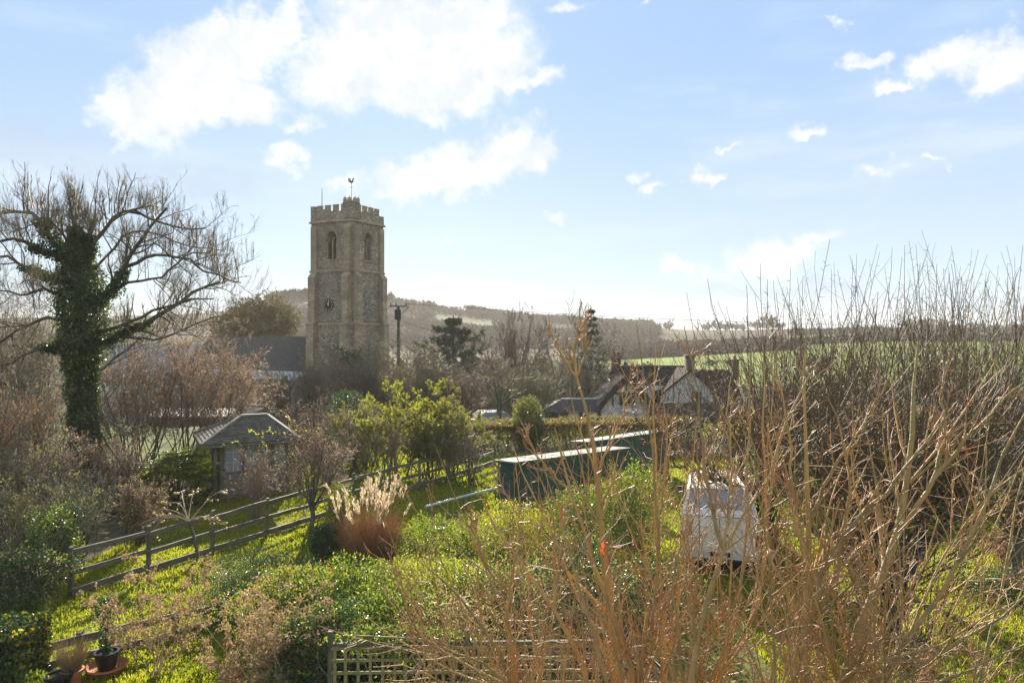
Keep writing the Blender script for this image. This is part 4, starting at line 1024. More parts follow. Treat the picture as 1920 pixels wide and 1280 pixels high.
# ---- the big tree wrapped in ivy
def ivy_tree():
    r = np.random.RandomState(21); base = G(168, 930); d0 = base[1]
    T = MB(); L_ = MB(); TW = MB(); IV = MB()
    def w(p, dd=0): return W(p[0], p[1], d0+dd)-base
    trunk = resample([np.array([0, 0, -.2]), w((162, 880)), w((158, 800)), w((155, 700), .1), (w((150, 600))), w((148, 520), -.1), w((150, 450))], 14)
    tr = np.linspace(.36, .17, 14); T.tubes(trunk, tr, 10)
    limbs = [([(178, 650), (232, 628), (300, 592), (365, 545), (412, 528)], .14, .5), ([(182, 575), (222, 535), (240, 480), (268, 445), (298, 405), (313, 390)], .12, -.6),
             ([(236, 500), (290, 477), (335, 480), (385, 512), (452, 530)], .07, -1.2), ([(162, 470), (186, 440), (212, 398), (240, 386), (280, 408), (345, 432), (385, 428)], .09, .8),
             ([(122, 485), (98, 445), (62, 390), (18, 398), (-45, 405)], .11, .4), ([(112, 490), (60, 455), (10, 442), (-60, 468)], .1, -.8), ([(115, 530), (58, 505), (0, 478), (-60, 470)], .09, 1.0),
             ([(130, 660), (92, 642), (30, 672), (-30, 705)], .08, -.9), ([(128, 600), (70, 590), (0, 640), (-50, 690)], .08, .6), ([(190, 620), (260, 598), (345, 560), (400, 560)], .08, -1.0),
             ([(150, 460), (134, 412), (128, 372)], .08, 0), ([(160, 470), (170, 430), (162, 390)], .08, .5), ([(230, 628), (300, 640), (380, 600), (440, 590)], .06, 1.2), ([(205, 545), (240, 530), (300, 520), (360, 470), (400, 470)], .06, .3),
             ([(150, 700), (200, 690), (250, 640), (330, 610)], .05, 1.6), ([(130, 560), (90, 540), (40, 555), (-20, 540)], .07, -1.5), ([(150, 480), (110, 430), (90, 400), (40, 430)], .06, -1.6), ([(175, 520), (230, 440), (250, 420), (330, 460), (420, 470)], .06, 1.8)]
    LP = []; LR = []
    for pts, r0, dd in limbs:
        n = len(pts); p = [w(q, dd*i/(n-1)*1.6) for i, q in enumerate(pts)]
        # root inside the trunk
        k = np.argmin(np.linalg.norm(trunk-p[0], axis=1)); p = [trunk[k]]+p if pts[0][0] < 200 else p
        q = resample(p, 12, r, .04); LP.append(q); LR.append(np.linspace(r0, r0*.3, 12))
    LP = np.array(LP); LR = np.array(LR); L_.tubes(LP, LR, 6)
    # arching side branches, then upright shoots from them
    s1 = spawn(r, LP, LR, 10, .25, 1, (30, 70), .42, .5, 7, .13, .03, .3, grav=.05, rmin=.012)
    L_.tubes(s1[0], s1[1], 4)
    s1b = spawn(r, s1[0], s1[1], 5, .2, 1, (25, 60), .55, .55, 5, .16, .04, .3, rmin=.008); TW.tubes(s1b[0], s1b[1], 3)
    A = (np.concatenate([LP[:, ::2][:, :6], s1[0][:, :6]]), np.concatenate([LR[:, ::2][:, :6], s1[1][:, :6]]))
    sh = spawn(r, A[0], A[1], 10, .15, 1, (40, 90), 1, .35, 6, .07, .30, .3, lref=1.15, bias=(0, 0, 2.5), rmin=.007)
    TW.tubes(sh[0], sh[1], 3)
    s2 = spawn(r, sh[0], sh[1], 5, .2, .9, (20, 45), .42, .6, 4, .1, .14, .4, rmin=.0055); TW.tubes(s2[0], s2[1], 3)
    s3 = spawn(r, s1b[0], s1b[1], 5, .2, 1, (25, 60), .6, .6, 4, .15, .1, .4, rmin=.0055, keep=.8); TW.tubes(s3[0], s3[1], 3)
    # stout upright clumps at the top
    top = []; tops = [(60,390,318),(75,400,335),(95,420,345),(110,425,352),(135,372,340),(140,380,325),(150,400,330),(185,440,335),(172,430,318),(200,410,352),(210,400,315),(225,392,345),(300,400,330),(305,395,345),(290,410,352),(345,432,390),(360,450,395),(20,398,360),(5,400,372),(380,500,410),(400,510,415),(420,525,430),(440,530,460),(320,480,380)]
    for x, y0, y1 in tops:
        for q in range(2):
            a = w((x+r.uniform(-8, 8), y0), r.uniform(-1, 1)); b = w((x+r.uniform(-16, 16), y1+r.uniform(0, 26)), r.uniform(-1, 1)); top.append(resample([a, (a+b)/2+r.normal(size=3)*.06, b], 7, r, .015))
    top = np.array(top); tr_ = np.linspace(.026, .008, 7)[None].repeat(len(top), 0); TW.tubes(top, tr_, 3)
    s4 = spawn(r, top, tr_, 11, .15, .95, (15, 40), .38, .6, 4, .08, .12, .4, rmin=.0055); TW.tubes(s4[0], s4[1], 3)
    # ivy: lumpy sleeve of leaves round the trunk and lower limbs
    def sleeve(P, rad, n, seed, m=0):
        t = r.uniform(0, len(P)-1.001, n); i = t.astype(int); f = (t-i)[:, None]; C = P[i]*(1-f)+P[i+1]*f
        q = r.normal(size=(n, 3)); q[:, 2] *= .4; q = unit(q); ra = np.interp(t, np.linspace(0, len(P)-1, len(rad)), rad)
        lum = 1+.32*vnoise(C+q*.6, 2.2, seed)+.28*vnoise(C+q*.5, 6.0, seed+3)
        Q = C+q*(ra*lum*(.55+.5*r.rand(n)))[:, None]
        IV.leaves(Q, unit(q*.6+np.array([0, 0, -.7])+r.normal(size=(n, 3))*.5), unit(q+r.normal(size=(n, 3))*.5), r.uniform(.06, .11, n), r.uniform(.055, .1, n), m)
    sleeve(trunk, [.85, .7, .56, .5, .5, .56, .7, .88, .88, .62, .28], 26000, 1); sleeve(trunk, [.95, .8, .62, .56, .56, .62, .78, .96, .92, .64, .3], 2600, 9, 1)
    for k in (0, 1, 4, 5, 6, 7, 10, 11): sleeve(LP[k][:6], [.42, .36, .22], 1700, 5+k)
    # hanging dead ivy stems
    hs = spawn(r, trunk[None], tr[None], 46, .25, .98, (60, 100), 1, .1, 7, .35, -.12, .5, lref=1.5, rmin=.014); TW.tubes(hs[0], hs[1], 4, 1)
    plant('ivy_clad_tree', base, 'tall bare tree with its trunk wrapped in dark ivy and spreading limbs', 'tree', [('trunk', T, [m_bark]), ('limbs', L_, [m_bark]), ('twigs', TW, [m_twigd, m_twigg]), ('ivy', IV, [m_ivy, m_leafo])])
ivy_tree()

# ---- generic bare shrub or tree
def bare(name, base, label, cat, h, w, seed, stems=12, mt=None, tw=None, group=None, spread=35, lv=(8, 6, 5), rad=.03, leaf=None, nleaf=0, lsize=.05, up=.08, sides=4, t0=.25, wob=.12, lr=(.5, .5, .55), single=False, trunk_h=.0, rmin=.005, ang=(25, 55)):
    r = np.random.RandomState(seed); S = np.zeros((stems, 3)); 
    ST = MB(); TW = MB()
    if trunk_h:
        tp = resample([[0, 0, -.1], [r.uniform(-.05, .05)*trunk_h, r.uniform(-.05, .05)*trunk_h, trunk_h*.5], [0, 0, trunk_h]], 7, r, .02); ST.tubes(tp, np.linspace(rad*2.6, rad*1.9, 7), 8)
        S = np.tile(tp[-1], (stems, 1))-np.abs(r.normal(size=(stems, 1)))*np.array([[0, 0, trunk_h*.14]])
    else: S = r.normal(size=(stems, 3))*np.array([w*.09, w*.09, 0]); S[:, 2] = -.05
    a = r.rand(stems)*6.28; sp = np.radians(r.uniform(2, spread, stems))
    D = np.stack([np.cos(a)*np.sin(sp), np.sin(a)*np.sin(sp), np.cos(sp)], 1)
    ln = (h-trunk_h)*r.uniform(.72, 1.05, stems)
    P, Rd = grow(r, S, D, ln, np.full(stems, rad)*r.uniform(.6, 1.2, stems), 8, wob*.6, up, .3); ST.tubes(P, Rd, max(4, sides))
    b = [(P, Rd)]
    for i, k in enumerate(lv):
        q = spawn(r, b[-1][0], b[-1][1], k, t0, .98, ang, lr[i], .6, 5 if i == 0 else 4, wob, up, .35, rmin=rmin); b.append(q)
        TW.tubes(q[0], q[1], 3)
    parts = [('stems' if not trunk_h else 'trunk', ST, [mt or m_bark]), ('twigs', TW, [tw or m_twig])]
    if nleaf:
        LF = MB(); Q, Tn = rpts(r, b[-1][0], nleaf); 
        LF.leaves(Q, unit(Tn+r.normal(size=Q.shape)*.7), unit(r.normal(size=Q.shape)+[0, 0, .6]), lsize*r.uniform(.6, 1.3, nleaf), lsize*.55*r.uniform(.6, 1.3, nleaf)); parts.append(('leaves', LF, [leaf]))
    return plant(name, base, label, cat, parts, group)

def leafy(name, base, label, cat, rad, seed, n, ln, leaf, group=None, stems=14, lump=.3, twl=m_twig, mix=None, extra=None, inner=.45, zc=None, twigs=True):
    r = np.random.RandomState(seed); rad = np.array(rad, float); zc = rad[2]*.95 if zc is None else zc
    ST = MB(); a = r.rand(stems)*6.28; sp = np.radians(r.uniform(0, 38, stems))
    D = np.stack([np.cos(a)*np.sin(sp)*rad[0]/rad[2], np.sin(a)*np.sin(sp)*rad[1]/rad[2], np.cos(sp)], 1)
    P, Rd = grow(r, r.normal(size=(stems, 3))*rad*np.array([.12, .12, 0]), D, (zc+rad[2])*r.uniform(.6, .97, stems), np.full(stems, .022+.008*rad[2]), 7, .08, .04, .3); ST.tubes(P, Rd, 5)
    q = spawn(r, P, Rd, 8, .3, 1, (25, 60), .4, .5, 4, .12, .05, .4, rmin=.004); ST.tubes(q[0], q[1], 3)
    LF = MB(); m = len(leaf) if isinstance(leaf, (list, tuple)) else 1
    leaf = leaf if isinstance(leaf, (list, tuple)) else [leaf]
    for i in range(m):
        fr = (mix[i] if mix else 1/m); leafball(LF, r, (0, 0, zc), rad, int(n*fr), ln, i, seed, lump, inner)
    # sprays that break the outline
    Q, Tn = rpts(r, q[0], n//5, .2); LF.leaves(Q, unit(Tn+r.normal(size=Q.shape)*.6), unit(r.normal(size=Q.shape)+[0, 0, .6]), ln*r.uniform(.6, 1.2, len(Q)), ln*.5, 0)
    parts = [('stems', ST, [twl]), ('foliage', LF, leaf)]
    if extra: parts.append(extra)
    return plant(name, base, label, cat, parts, group)

def conifer(name, base, label, h, w, seed, tiers, droop, upc, n, ln, tip=1.0, power=1.0, rise=0, leafm=None, gap=.0):
    r = np.random.RandomState(seed); T = MB(); F_ = MB()
    T.tubes(resample([[0, 0, -.2], [.03*h*.1, 0, h*.5], [0, 0, h]], 10), np.linspace(h*.022, h*.003, 10), 7)
    P = []; Rd = []
    for i in range(tiers):
        t = (i+.5)/tiers; z_ = h*(.10+.88*t); L0 = w/2*(1-t)**power*tip+.12
        kk = max(4, int(7-2*t)); a0 = r.rand()*6.28
        for j in range(kk):
            a = a0+j*6.28/kk+r.uniform(-.3, .3); l = L0*r.uniform(.6, 1.15)
            d = np.array([math.cos(a), math.sin(a), rise+r.uniform(-.1, .1)]); m = 6; p = np.zeros((m, 3)); p[0] = (0, 0, z_)
            for q in range(1, m): p[q] = p[q-1]+d*l/(m-1); d = d+np.array([0, 0, -droop/(m-1)+upc*q/(m*m)])
            P.append(p); Rd.append(np.linspace(.012*h*.3+.02, .008, m))
    P = np.array(P); Rd = np.array(Rd); T.tubes(P, Rd, 4)
    s = spawn(r, P, Rd, 9, .15, 1, (35, 65), .34, .5, 4, .06, -.02, .4); T.tubes(s[0], s[1], 3)
    A, B = rpts(r, s[0], n, 0); A2, B2 = rpts(r, P, n//4, .2); A = np.vstack([A, A2]); B = np.vstack([B, B2])
    A = A+r.normal(size=A.shape)*ln*.25
    F_.leaves(A, unit(B+r.normal(size=A.shape)*np.array([.6, .6, .3])), unit(r.normal(size=A.shape)*.5+[0, 0, 1]), ln*r.uniform(.6, 1.3, len(A)), ln*.22)
    return plant(name, base, label, 'tree', [('trunk', T, [m_bark]), ('foliage', F_, [leafm or m_conif])])

def at(px, d, z=None): x = (px-960)/F*d; return np.array([x, d, tz(x, d) if z is None else z])
def hgt(py, d, x0=0, zb=None):  # world height of a pixel row at distance d, above ground there
    return EYE+(622-py)/F*d-(zb if zb is not None else -4)

# ---- beyond the garden
conifer('cedar_tree', at(850, 74), 'dark blue-green cedar with drooping tiers right of the telegraph pole', hgt(592, 74), 14.5, 31, 9, .6, .6, 26000, .34, power=.75, rise=.42)
conifer('spruce_tree', at(1108, 66), 'slim dark spruce with a pointed top left of the brick chimney', hgt(572, 66), 6.4, 33, 18, .3, .5, 15000, .22, power=.9, rise=.0)
bare('bare_tree', at(962, 72), 'bare fan shaped tree standing between the cedar and the spruce', 'tree', hgt(600, 72), 7, 41, 16, m_bark, m_twig, spread=34, lv=(8, 7, 6), rad=.11, up=.06, lr=(.45, .5, .55), trunk_h=1.6, rmin=.016, ang=(12, 32))
bare('bare_tree', at(1072, 60), 'thin bare tree directly left of the slim spruce', 'tree', hgt(604, 60), 5, 42, 10, m_bark, m_twig, spread=34, lv=(8, 6, 5), rad=.08, up=.07, trunk_h=1.2, rmin=.013)
bare('bare_tree', at(936, 47), 'dark crooked bare tree behind the beech hedge in front of the fan shaped tree', 'tree', 4.7, 5, 43, 9, m_apple, m_twigd, spread=62, lv=(7, 6, 6), rad=.07, up=.02, trunk_h=1.3, rmin=.009, wob=.2)
bare('bare_tree', at(1045, 63), 'low spreading bare tree at the left foot of the slim spruce', 'tree', 6.4, 5, 44, 12, m_bark, m_twigg, spread=50, lv=(7, 6, 5), rad=.06, trunk_h=1, rmin=.012)
for i, (px, d, h, w, lab) in enumerate(((765, 58, 6.8, 6, 'brown bare thicket tree right of the telegraph pole'), (700, 56, 6.6, 6, 'brown bare tree in front of the right foot of the tower'), (800, 50, 5.2, 6, 'brown twiggy tree below the cedar'),
        (880, 52, 4.6, 5, 'low brown twiggy tree between the cedar and the crooked tree'), (600, 47, 3.9, 4, 'green tinged bare tree before the middle of the tower base'), (590, 44, 3.7, 4, 'bare tree with pale twigs before the left foot of the tower'),
        (540, 40, 3.7, 5, 'dense bare tree behind the summerhouse roof'), (1000, 50, 4.4, 4, 'low bare tree left of the slate roofed outbuilding'))):
    bare('bare_tree', at(px, d), lab, 'tree', h, w, 60+i, 14, m_bark, (m_twig, m_twigg, m_twigr)[i % 3] if i != 1 else m_twig, spread=52, lv=(7, 7, 6), rad=.05, trunk_h=.9, rmin=.011, wob=.18)
def belt():
    r = np.random.RandomState(55); g = 'belt of bare trees between the garden hedge and the valley fields'; protos = []
    spots = [(668, 56, 7.6), (738, 57, 8.0), (772, 61, 7.2), (925, 70, 8.0), (640, 55, 6.0), (1050, 68, 7.6), (490, 70, 6.0), (560, 62, 5.4), (690, 70, 7.4), (722, 64, 7.0), (755, 70, 7.2), (790, 62, 6.6), (815, 84, 7.8), (838, 58, 4.6), (868, 66, 5.2), (905, 84, 7.6), (912, 60, 6.0), (940, 66, 6.4), (985, 84, 7.4), (1005, 62, 6.0), (1030, 72, 6.6), (1062, 84, 7.4), (1090, 80, 6.8), (1125, 76, 6.4), (1145, 90, 6.6), (880, 50, 4.2), (830, 49, 3.9), (780, 48, 4.1), (1010, 49, 3.6), (960, 52, 4.4)]
    names = 'first second third fourth fifth sixth seventh eighth ninth tenth eleventh twelfth thirteenth fourteenth fifteenth sixteenth seventeenth eighteenth nineteenth twentieth twenty-first twenty-second twenty-third twenty-fourth twenty-fifth twenty-sixth'.split()
    far_ = sorted([s for s in spots if s[1] > 53]); near_ = sorted([s for s in spots if s[1] <= 53])
    for k in range(4):
        protos.append(bare('bare_tree', (0, 0, 0), 'x', 'tree', 7.0, 6, 500+k, 13, m_bark, (m_twig, m_twigg, m_twig, m_twigr)[k], group=g, spread=(42, 50, 38, 55)[k], lv=(8, 7, 6), rad=.07, trunk_h=1.1, rmin=.014, wob=.15, leaf=m_dead if k % 2 else m_leafo, nleaf=2500, lsize=.1))
    used = set()
    for row, word in ((far_, 'farther belt behind the garden hedge'), (near_, 'low row just beyond the garden hedge')):
        for i, (px, d, h) in enumerate(row):
            k = (i+(0 if row is far_ else 1)) % 4; loc = at(px, d); s = h/7.0; lab = names[i]+' bare tree from the left in the '+word
            if k in used: o = copy_thing(protos[k], loc, r.rand()*6.28, (s*1.1, s*1.1, s), lab, g)
            else: used.add(k); o = protos[k]; o.location = tuple(loc); o.scale = (s*1.1, s*1.1, s); o['label'] = lab; o['group'] = g
belt()
leafy('ivy_clad_stump', at(655, 66), 'tall mound of dark ivy against the foot of the tower', 'ivy', (1.9, 1.7, 4.3), 71, 9000, .26, [m_leafd, m_yew], lump=.35, zc=4.2)
leafy('dark_yew', at(655, 38), 'rounded dark yew behind the pale green shrub', 'shrub', (1.25, 1.2, 1.5), 72, 9000, .1, m_leafd, lump=.15)
leafy('bronzed_pine', at(495, 112), 'bronzed broad evergreen tree rising above the church nave roof', 'tree', (4.6, 4.2, 3.8), 73, 11000, .42, m_yew, lump=.4, zc=11.2)
leafy('bronzed_pine', at(448, 106), 'smaller bronzed evergreen left of the broad one above the nave', 'tree', (3.4, 3.2, 3.4), 74, 8000, .4, m_yew, lump=.45, zc=9.4)
leafy('conical_evergreen', at(990, 37.5), 'pointed bright green conical shrub at the end of the beech hedge', 'shrub', (.8, .8, 1.35), 75, 9000, .09, [m_leafo, m_leafd], lump=.2)
# pale green leafy tree and its neighbours
def elder(px, d, h, w, seed, lab, nl=15000, leaf=m_leafy, up=.07):
    bare('leafy_shrub', at(px, d), lab, 'shrub', h, w, seed, 18, m_bark, m_twigg, spread=48, lv=(6, 6, 4), rad=.028, leaf=leaf, nleaf=int(nl*1.5), lsize=.085, rmin=.006)
elder(762, 31.5, 3.5, 4, 81, 'tall pale yellow green shrub in front of the dark yew')
elder(845, 31.5, 2.9, 3, 82, 'lower pale green shrub right of the tall yellow green one', 11000, m_leafo)
elder(800, 30, 2.4, 3, 83, 'short olive green shrub between the two pale ones at the fence', 9000, m_leafo)
elder(700, 33, 2.7, 3, 84, 'thin olive shrub left of the tall yellow green one', 6000, m_leafo)
# beech hedge
def hedge(name, a, b, h, th, lab, seed, n, leafm, ln=.07, mix=None, topm=None):
    r = np.random.RandomState(seed); a = np.array(a, float); b = np.array(b, float); o = np.array([a[0], a[1], tz(a[0], a[1])]); L0 = np.linalg.norm(b-a); d = (b-a)/L0; nr = np.array([-d[1], d[0]])
    LF = MB(); ST = MB(); ms = leafm
    for i in range(len(ms)):
        k = int(n*(mix[i] if mix else 1/len(ms))); t = r.uniform(0, L0, k); u = r.uniform(-1, 1, k); v = r.rand(k)
        sidef = r.rand(k) < .55; u = np.where(sidef, np.sign(u)*(1-.25*r.rand(k)), u); v = np.where(sidef, v, 1-.15*r.rand(k)**2)
        if topm is not None and i == topm: v = 1-.25*r.rand(k)**2
        lum = 1+.10*vnoise(np.stack([t, u*2, v*2], 1), 1.8, seed)+.07*vnoise(np.stack([t, u, v], 1), 5.5, seed+2)+.06*r.normal(size=k)
        xy = a[None]+d*t[:, None]+nr*(u*th/2*lum)[:, None]; P = np.stack([xy[:, 0], xy[:, 1], terr(xy[:, 0], xy[:, 1])+v*h*lum], 1)-o
        LF.leaves(P, unit(r.normal(size=(k, 3))), unit(r.normal(size=(k, 3))+[0, 0, .5]), ln*r.uniform(.6, 1.3, k), ln*.6, i)
    k = int(L0*14); t = r.uniform(0, L0, k); xy = a[None]+d*t[:, None]+nr*(r.uniform(-.3, .3, k)*th)[:, None]; S = np.stack([xy[:, 0], xy[:, 1], terr(xy[:, 0], xy[:, 1])], 1)-o
    P, Rd = grow(r, S, np.tile([[0, 0, 1.]], (k, 1))+r.normal(size=(k, 3))*.25, np.full(k, h*1.02), np.full(k, .02), 5, .12, .1, .3); ST.tubes(P, Rd, 4)
    q = spawn(r, P, Rd, 5, .3, 1, (20, 50), .35, .5, 4, .1, .06); ST.tubes(q[0], q[1], 3)
    return plant(name, o, lab, 'hedge', [('stems', ST, [m_twig]), ('foliage', LF, ms)])
hedge('beech_hedge', (-3.3, 37.5), (9.8, 39), 1.28, 1.5, 'long clipped hedge with a russet top running in front of the outbuilding', 91, 60000, [m_leafo, m_leafd, m_beech], .085, (.4, .3, .3), 2)
hedge('dark_boundary_hedge', (8.5, 27.5), (21, 24), 2.1, 1.8, 'tall dark evergreen hedge behind the apple tree on the right', 92, 60000, [m_leafd, m_leafo], .08, (.75, .25))
hedge('scrub_hedge', (13, 43), (30, 44), 1.2, 1.6, 'rough twiggy hedge between the garden and the fields on the right', 93, 16000, [m_leafo, m_beech], .1)
# field hedgerows on the slopes
def hedgerow(a, b, h, lab, seed, n=5000, name='field_hedge'):
    r = np.random.RandomState(seed); pa = np.array(a, float); pb = np.array(b, float); t = r.rand(n); xy = pa+(pb-pa)*t[:, None]+r.normal(size=(n, 2))*1.2
    hh = h*(1+.35*vnoise(np.stack([t*40, 0*t, 0*t], 1), 1.2, seed))
    P = np.stack([xy[:, 0], xy[:, 1], terr(xy[:, 0], xy[:, 1])+r.rand(n)*hh], 1); o = np.array([pa[0], pa[1], tz(*pa)])
    mb = MB(); mb.leaves(P-o, unit(r.normal(size=P.shape)), unit(r.normal(size=P.shape)), 2.0*r.uniform(.5, 1.2, n), 1.3)
    tag(mb.build(name, [m_far], loc=o), lab, 'hedge')
def xy(px, d): return ((px-960)/F*d, d)
hedgerow(xy(1120, 255), xy(1500, 262), 2.0, 'dark hedge line crossing the middle of the bright green field', 101, 6000)
hedgerow(xy(1130, 346), xy(1460, 346), 2.2, 'hedge along the upper edge of the bright green field', 102, 6000)
hedgerow(xy(1480, 300), xy(1920, 290), 2.0, 'hedge line across the pale field seen through the apple shoots', 103, 6000)
hedgerow(xy(1480, 430), xy(1960, 430), 3, 'far hedge just below the level skyline on the right', 104, 5000)

# ---- trees along the skyline
def make_skyline():
    r = np.random.RandomState(77); protos = []
    for k in range(4):
        T = MB(); C_ = MB(); h = 8.0
        T.tubes(resample([[0, 0, -.5], [.2, 0, 2], [0, 0, 4.5]], 6), np.linspace(.5, .3, 6), 5)
        n = 9; a = r.rand(n)*6.28; sp = np.radians(r.uniform(15, 65, n)); D = np.stack([np.cos(a)*np.sin(sp), np.sin(a)*np.sin(sp), np.cos(sp)], 1)
        P, Rd = grow(r, np.tile([[0, 0, 3.2]], (n, 1)), D, np.full(n, 4.2), np.full(n, .2), 5, .12, .05); T.tubes(P, Rd, 4)
        q = spawn(r, P, Rd, 7, .25, 1, (20, 55), .5, .5, 4, .15, .03, rmin=.07); C_.tubes(q[0], q[1], 3)
        A, B = rpts(r, q[0], 900); C_.leaves(A, unit(B+r.normal(size=A.shape)*.7), unit(r.normal(size=A.shape)), .75, .3)
        o = empty('skyline_tree', (0, 0, 0)); T.build('trunk', [m_bark], o); C_.build('crown', [m_far], o); protos.append(o)
    used = set()
    ORD = ['first', 'second', 'third', 'fourth', 'fifth', 'sixth', 'seventh', 'eighth', 'ninth', 'tenth', 'eleventh', 'last']
    def put(px, w, g, lab, d=None):
        if d is None: d = r.uniform(520, 556)
        k = r.randint(4); o = protos[k]; x, y = xy(px, d); s = w/F*d/8.2
        sz = s*r.uniform(.7, 1.25); loc = (x, y, tz(x, y)-2.9*sz); sc = (s*1.15, s*1.15, sz)
        if k in used: o = copy_thing(o, loc, r.rand()*6.28, sc)
        else: used.add(k); o.location = loc; o.rotation_euler = (0, 0, r.rand()*6.28); o.scale = sc
        tag(o, lab, 'tree', g)
    g1 = 'trees on the hill crest left of the tower'
    for px in np.arange(508, 580, 8.5): put(px+r.uniform(-2, 2), r.uniform(18, 28), g1, 'bare tree in the dense clump on the hill crest left of the tower')
    g2 = 'scattered trees on the hill crest right of the tower'
    for oi, (px, w) in enumerate(((731, 20), (740, 14), (754, 9), (768, 12), (776, 15), (794, 17), (806, 22), (814, 14), (827, 9), (848, 15), (855, 8), (866, 8))): put(px, w, g2, ORD[oi]+' small bare tree from the tower on the hill crest, counting rightwards')
    g3 = 'row of trees along the far hill crest'
    for px in list(np.arange(882, 930, 9))+list(np.arange(938, 1222, 8.2)): put(px+r.uniform(-3, 3), r.uniform(12, 21), g3, 'bare tree in the long row along the hill crest behind the cedar and spruce')
    put(1255, 22, None, 'lone round bare tree in the gap on the skyline right of the spruce')
    g4 = 'tree group on the skyline above the cottage'
    for oi, (px, w) in enumerate(((1328, 22), (1345, 28), (1362, 26), (1380, 22), (1395, 20))): put(px, w, g4, ORD[oi]+' bare tree from the left in the skyline group above the cottage roof')
    g5 = 'large trees behind the apple shoots'
    for oi, (px, w) in enumerate(((1420, 34), (1440, 38), (1462, 30))): put(px, w, g5, ORD[oi]+' large bare skyline tree right of the cottage chimney, from the left')
    g6 = 'trees on the level skyline at the right'
    for oi, (px, w) in enumerate(((1590, 9), (1640, 8), (1700, 30), (1715, 36), (1745, 26), (1765, 24), (1830, 26), (1900, 20))): put(px, w, g6, ORD[oi]+' tree from the left on the level skyline behind the apple shoots')
    # mid distance field trees beyond the cottage
    g7 = 'small trees in the field behind the cottage'
    for oi, (px, d, w) in enumerate(((1192, 190, 22), (1213, 185, 27), (1300, 200, 20), (1335, 190, 28), (1368, 190, 24))): put(px, w, g7, ORD[oi]+' small bare tree from the left in the green field above the cottage roof', d)
    for px, d, w, lab in ((890, 190, 34, 'bare tree in the valley right behind the cedar'), (1010, 170, 40, 'bare tree in the valley behind the fan shaped tree'), (820, 150, 34, 'bare tree in the valley left behind the cedar'), (1540, 150, 52, 'russet bare tree in the fields left among the apple shoots'), (1765, 140, 40, 'dark bare tree in the fields right among the apple shoots')): put(px, w, None, lab, d)
make_skyline()
def hillside_wood():
    r = np.random.RandomState(8); n = 36000; px = r.uniform(440, 1240, n); d = 350+(552-350)*r.rand(n)**.8
    k = ~((px > 815) & (px < 925) & (d > 430) & (d < 500)) & (vnoise(np.stack([px*.016, d*.02, 0*d], 1), 1.0, 4) > -.7); px = px[k]; d = d[k]; n = len(d)
    X = (px-960)/F*d; cl = 1+.6*vnoise(np.stack([px*.25, d*.2, 0*d], 1), 1.0, 6); P = np.stack([X, d, terr(X, d)+r.rand(n)*2.6*np.clip(cl, .2, 2)], 1); mb = MB()
    mb.leaves(P, unit(r.normal(size=P.shape)), unit(r.normal(size=P.shape)), r.uniform(.8, 2.2, n), .9)
    tag(mb.build('hillside_wood', [mat('winter_wood', (.062, .043, .028), (.048, .036, .026), scale=.03, island=.3, rough=1, spec=.02)]), 'bare brown woodland covering the misty hillside', 'wood', kind='stuff')
hillside_wood()
hedgerow(xy(470, 455), xy(1230, 425), 3.0, 'broken hedge line running across the misty hillside', 107, 7000)
hedgerow(xy(560, 385), xy(1180, 372), 3.0, 'lower hedge line at the foot of the misty hillside', 108, 6000)
hedgerow(xy(876, 548), xy(1225, 548), 4.5, 'ragged belt of scrub under the trees along the far hill crest', 105, 7000)
hedgerow(xy(500, 548), xy(578, 548), 6.5, 'ragged belt of scrub under the trees on the crest left of the tower', 106, 3000)

# ---- brown brush on the left
B_ = [(-25, 36, 8.6, 7, 'tall bare tree cut by the left picture edge behind the ivy tree', m_twigd, None, 0),
      (330, 33, 5.6, 5.5, 'large twiggy brown tree with pinkish buds left of the summerhouse', m_twigr, m_dead, 16000),
      (255, 31, 5.0, 4.5, 'brown budded thicket directly right of the ivy trunk', m_twig, m_dead, 9000),
      (425, 36, 5.0, 4.5, 'brown budded tree rising behind the summerhouse roof', m_twigr, m_dead, 13000),
      (90, 33, 5.8, 5, 'bare tangled tree left behind the ivy trunk', m_twig, None, 0),
      (10, 31, 6.2, 6, 'pale twiggy tree at the left edge behind the brambles', m_twigg, None, 0),
      (45, 27, 3.6, 5, 'russet bush at the left edge below the pale twiggy tree', m_twigr, m_beech, 12000),
      (110, 22.5, 2.6, 4, 'dense brown shrub before the foot of the ivy trunk', m_twig, m_dead, 4000),
      (20, 21, 2.6, 4, 'dense mixed brown shrub at the left edge in mid height', m_twigr, m_leafo, 4000),
      (215, 24.5, 2.3, 3.2, 'brown shrub right of the foot of the ivy trunk', m_twigr, m_dead, 3000),
      (60, 18.6, 2.2, 3.4, 'brown bramble patch above the dark evergreen at the left', m_twig, m_leafo, 3000),
      (150, 19.6, 2.1, 1.6, 'vase shaped bare shrub growing through the rail fence', m_twigg, None, 0),
      (262, 21.0, 1.7, 2.6, 'low tangled shrub behind the rail fence near the crab apples', m_twigd, m_dead, 1500),
      (-30, 25, 4.2, 5, 'tangled shrub cut by the left picture edge', m_twig, m_dead, 3000)]
for i, (px, d, h, w, lab, tw, lf, nl) in enumerate(B_):
    bare('bare_thicket' if i < 6 or i > 12 else 'bare_shrub', at(px, d, 0), lab, 'tree' if i < 6 else 'shrub', h, w, 120+i, 22 if i != 11 else 14, m_bark, tw, spread=44 if i != 11 else 26, lv=(8, 7, 5), rad=.035 if i < 6 else .02, leaf=lf, nleaf=nl, lsize=.06, rmin=.0065 if i < 6 else .0045, wob=.16)
leafy('dark_evergreen_bush', at(40, 16.0, 0), 'dark rounded evergreen bush left of the rail fence', 'shrub', (1.0, .8, .72), 141, 11000, .06, [m_leafd, m_leafg, m_dead], mix=(.7, .12, .18), lump=.45)
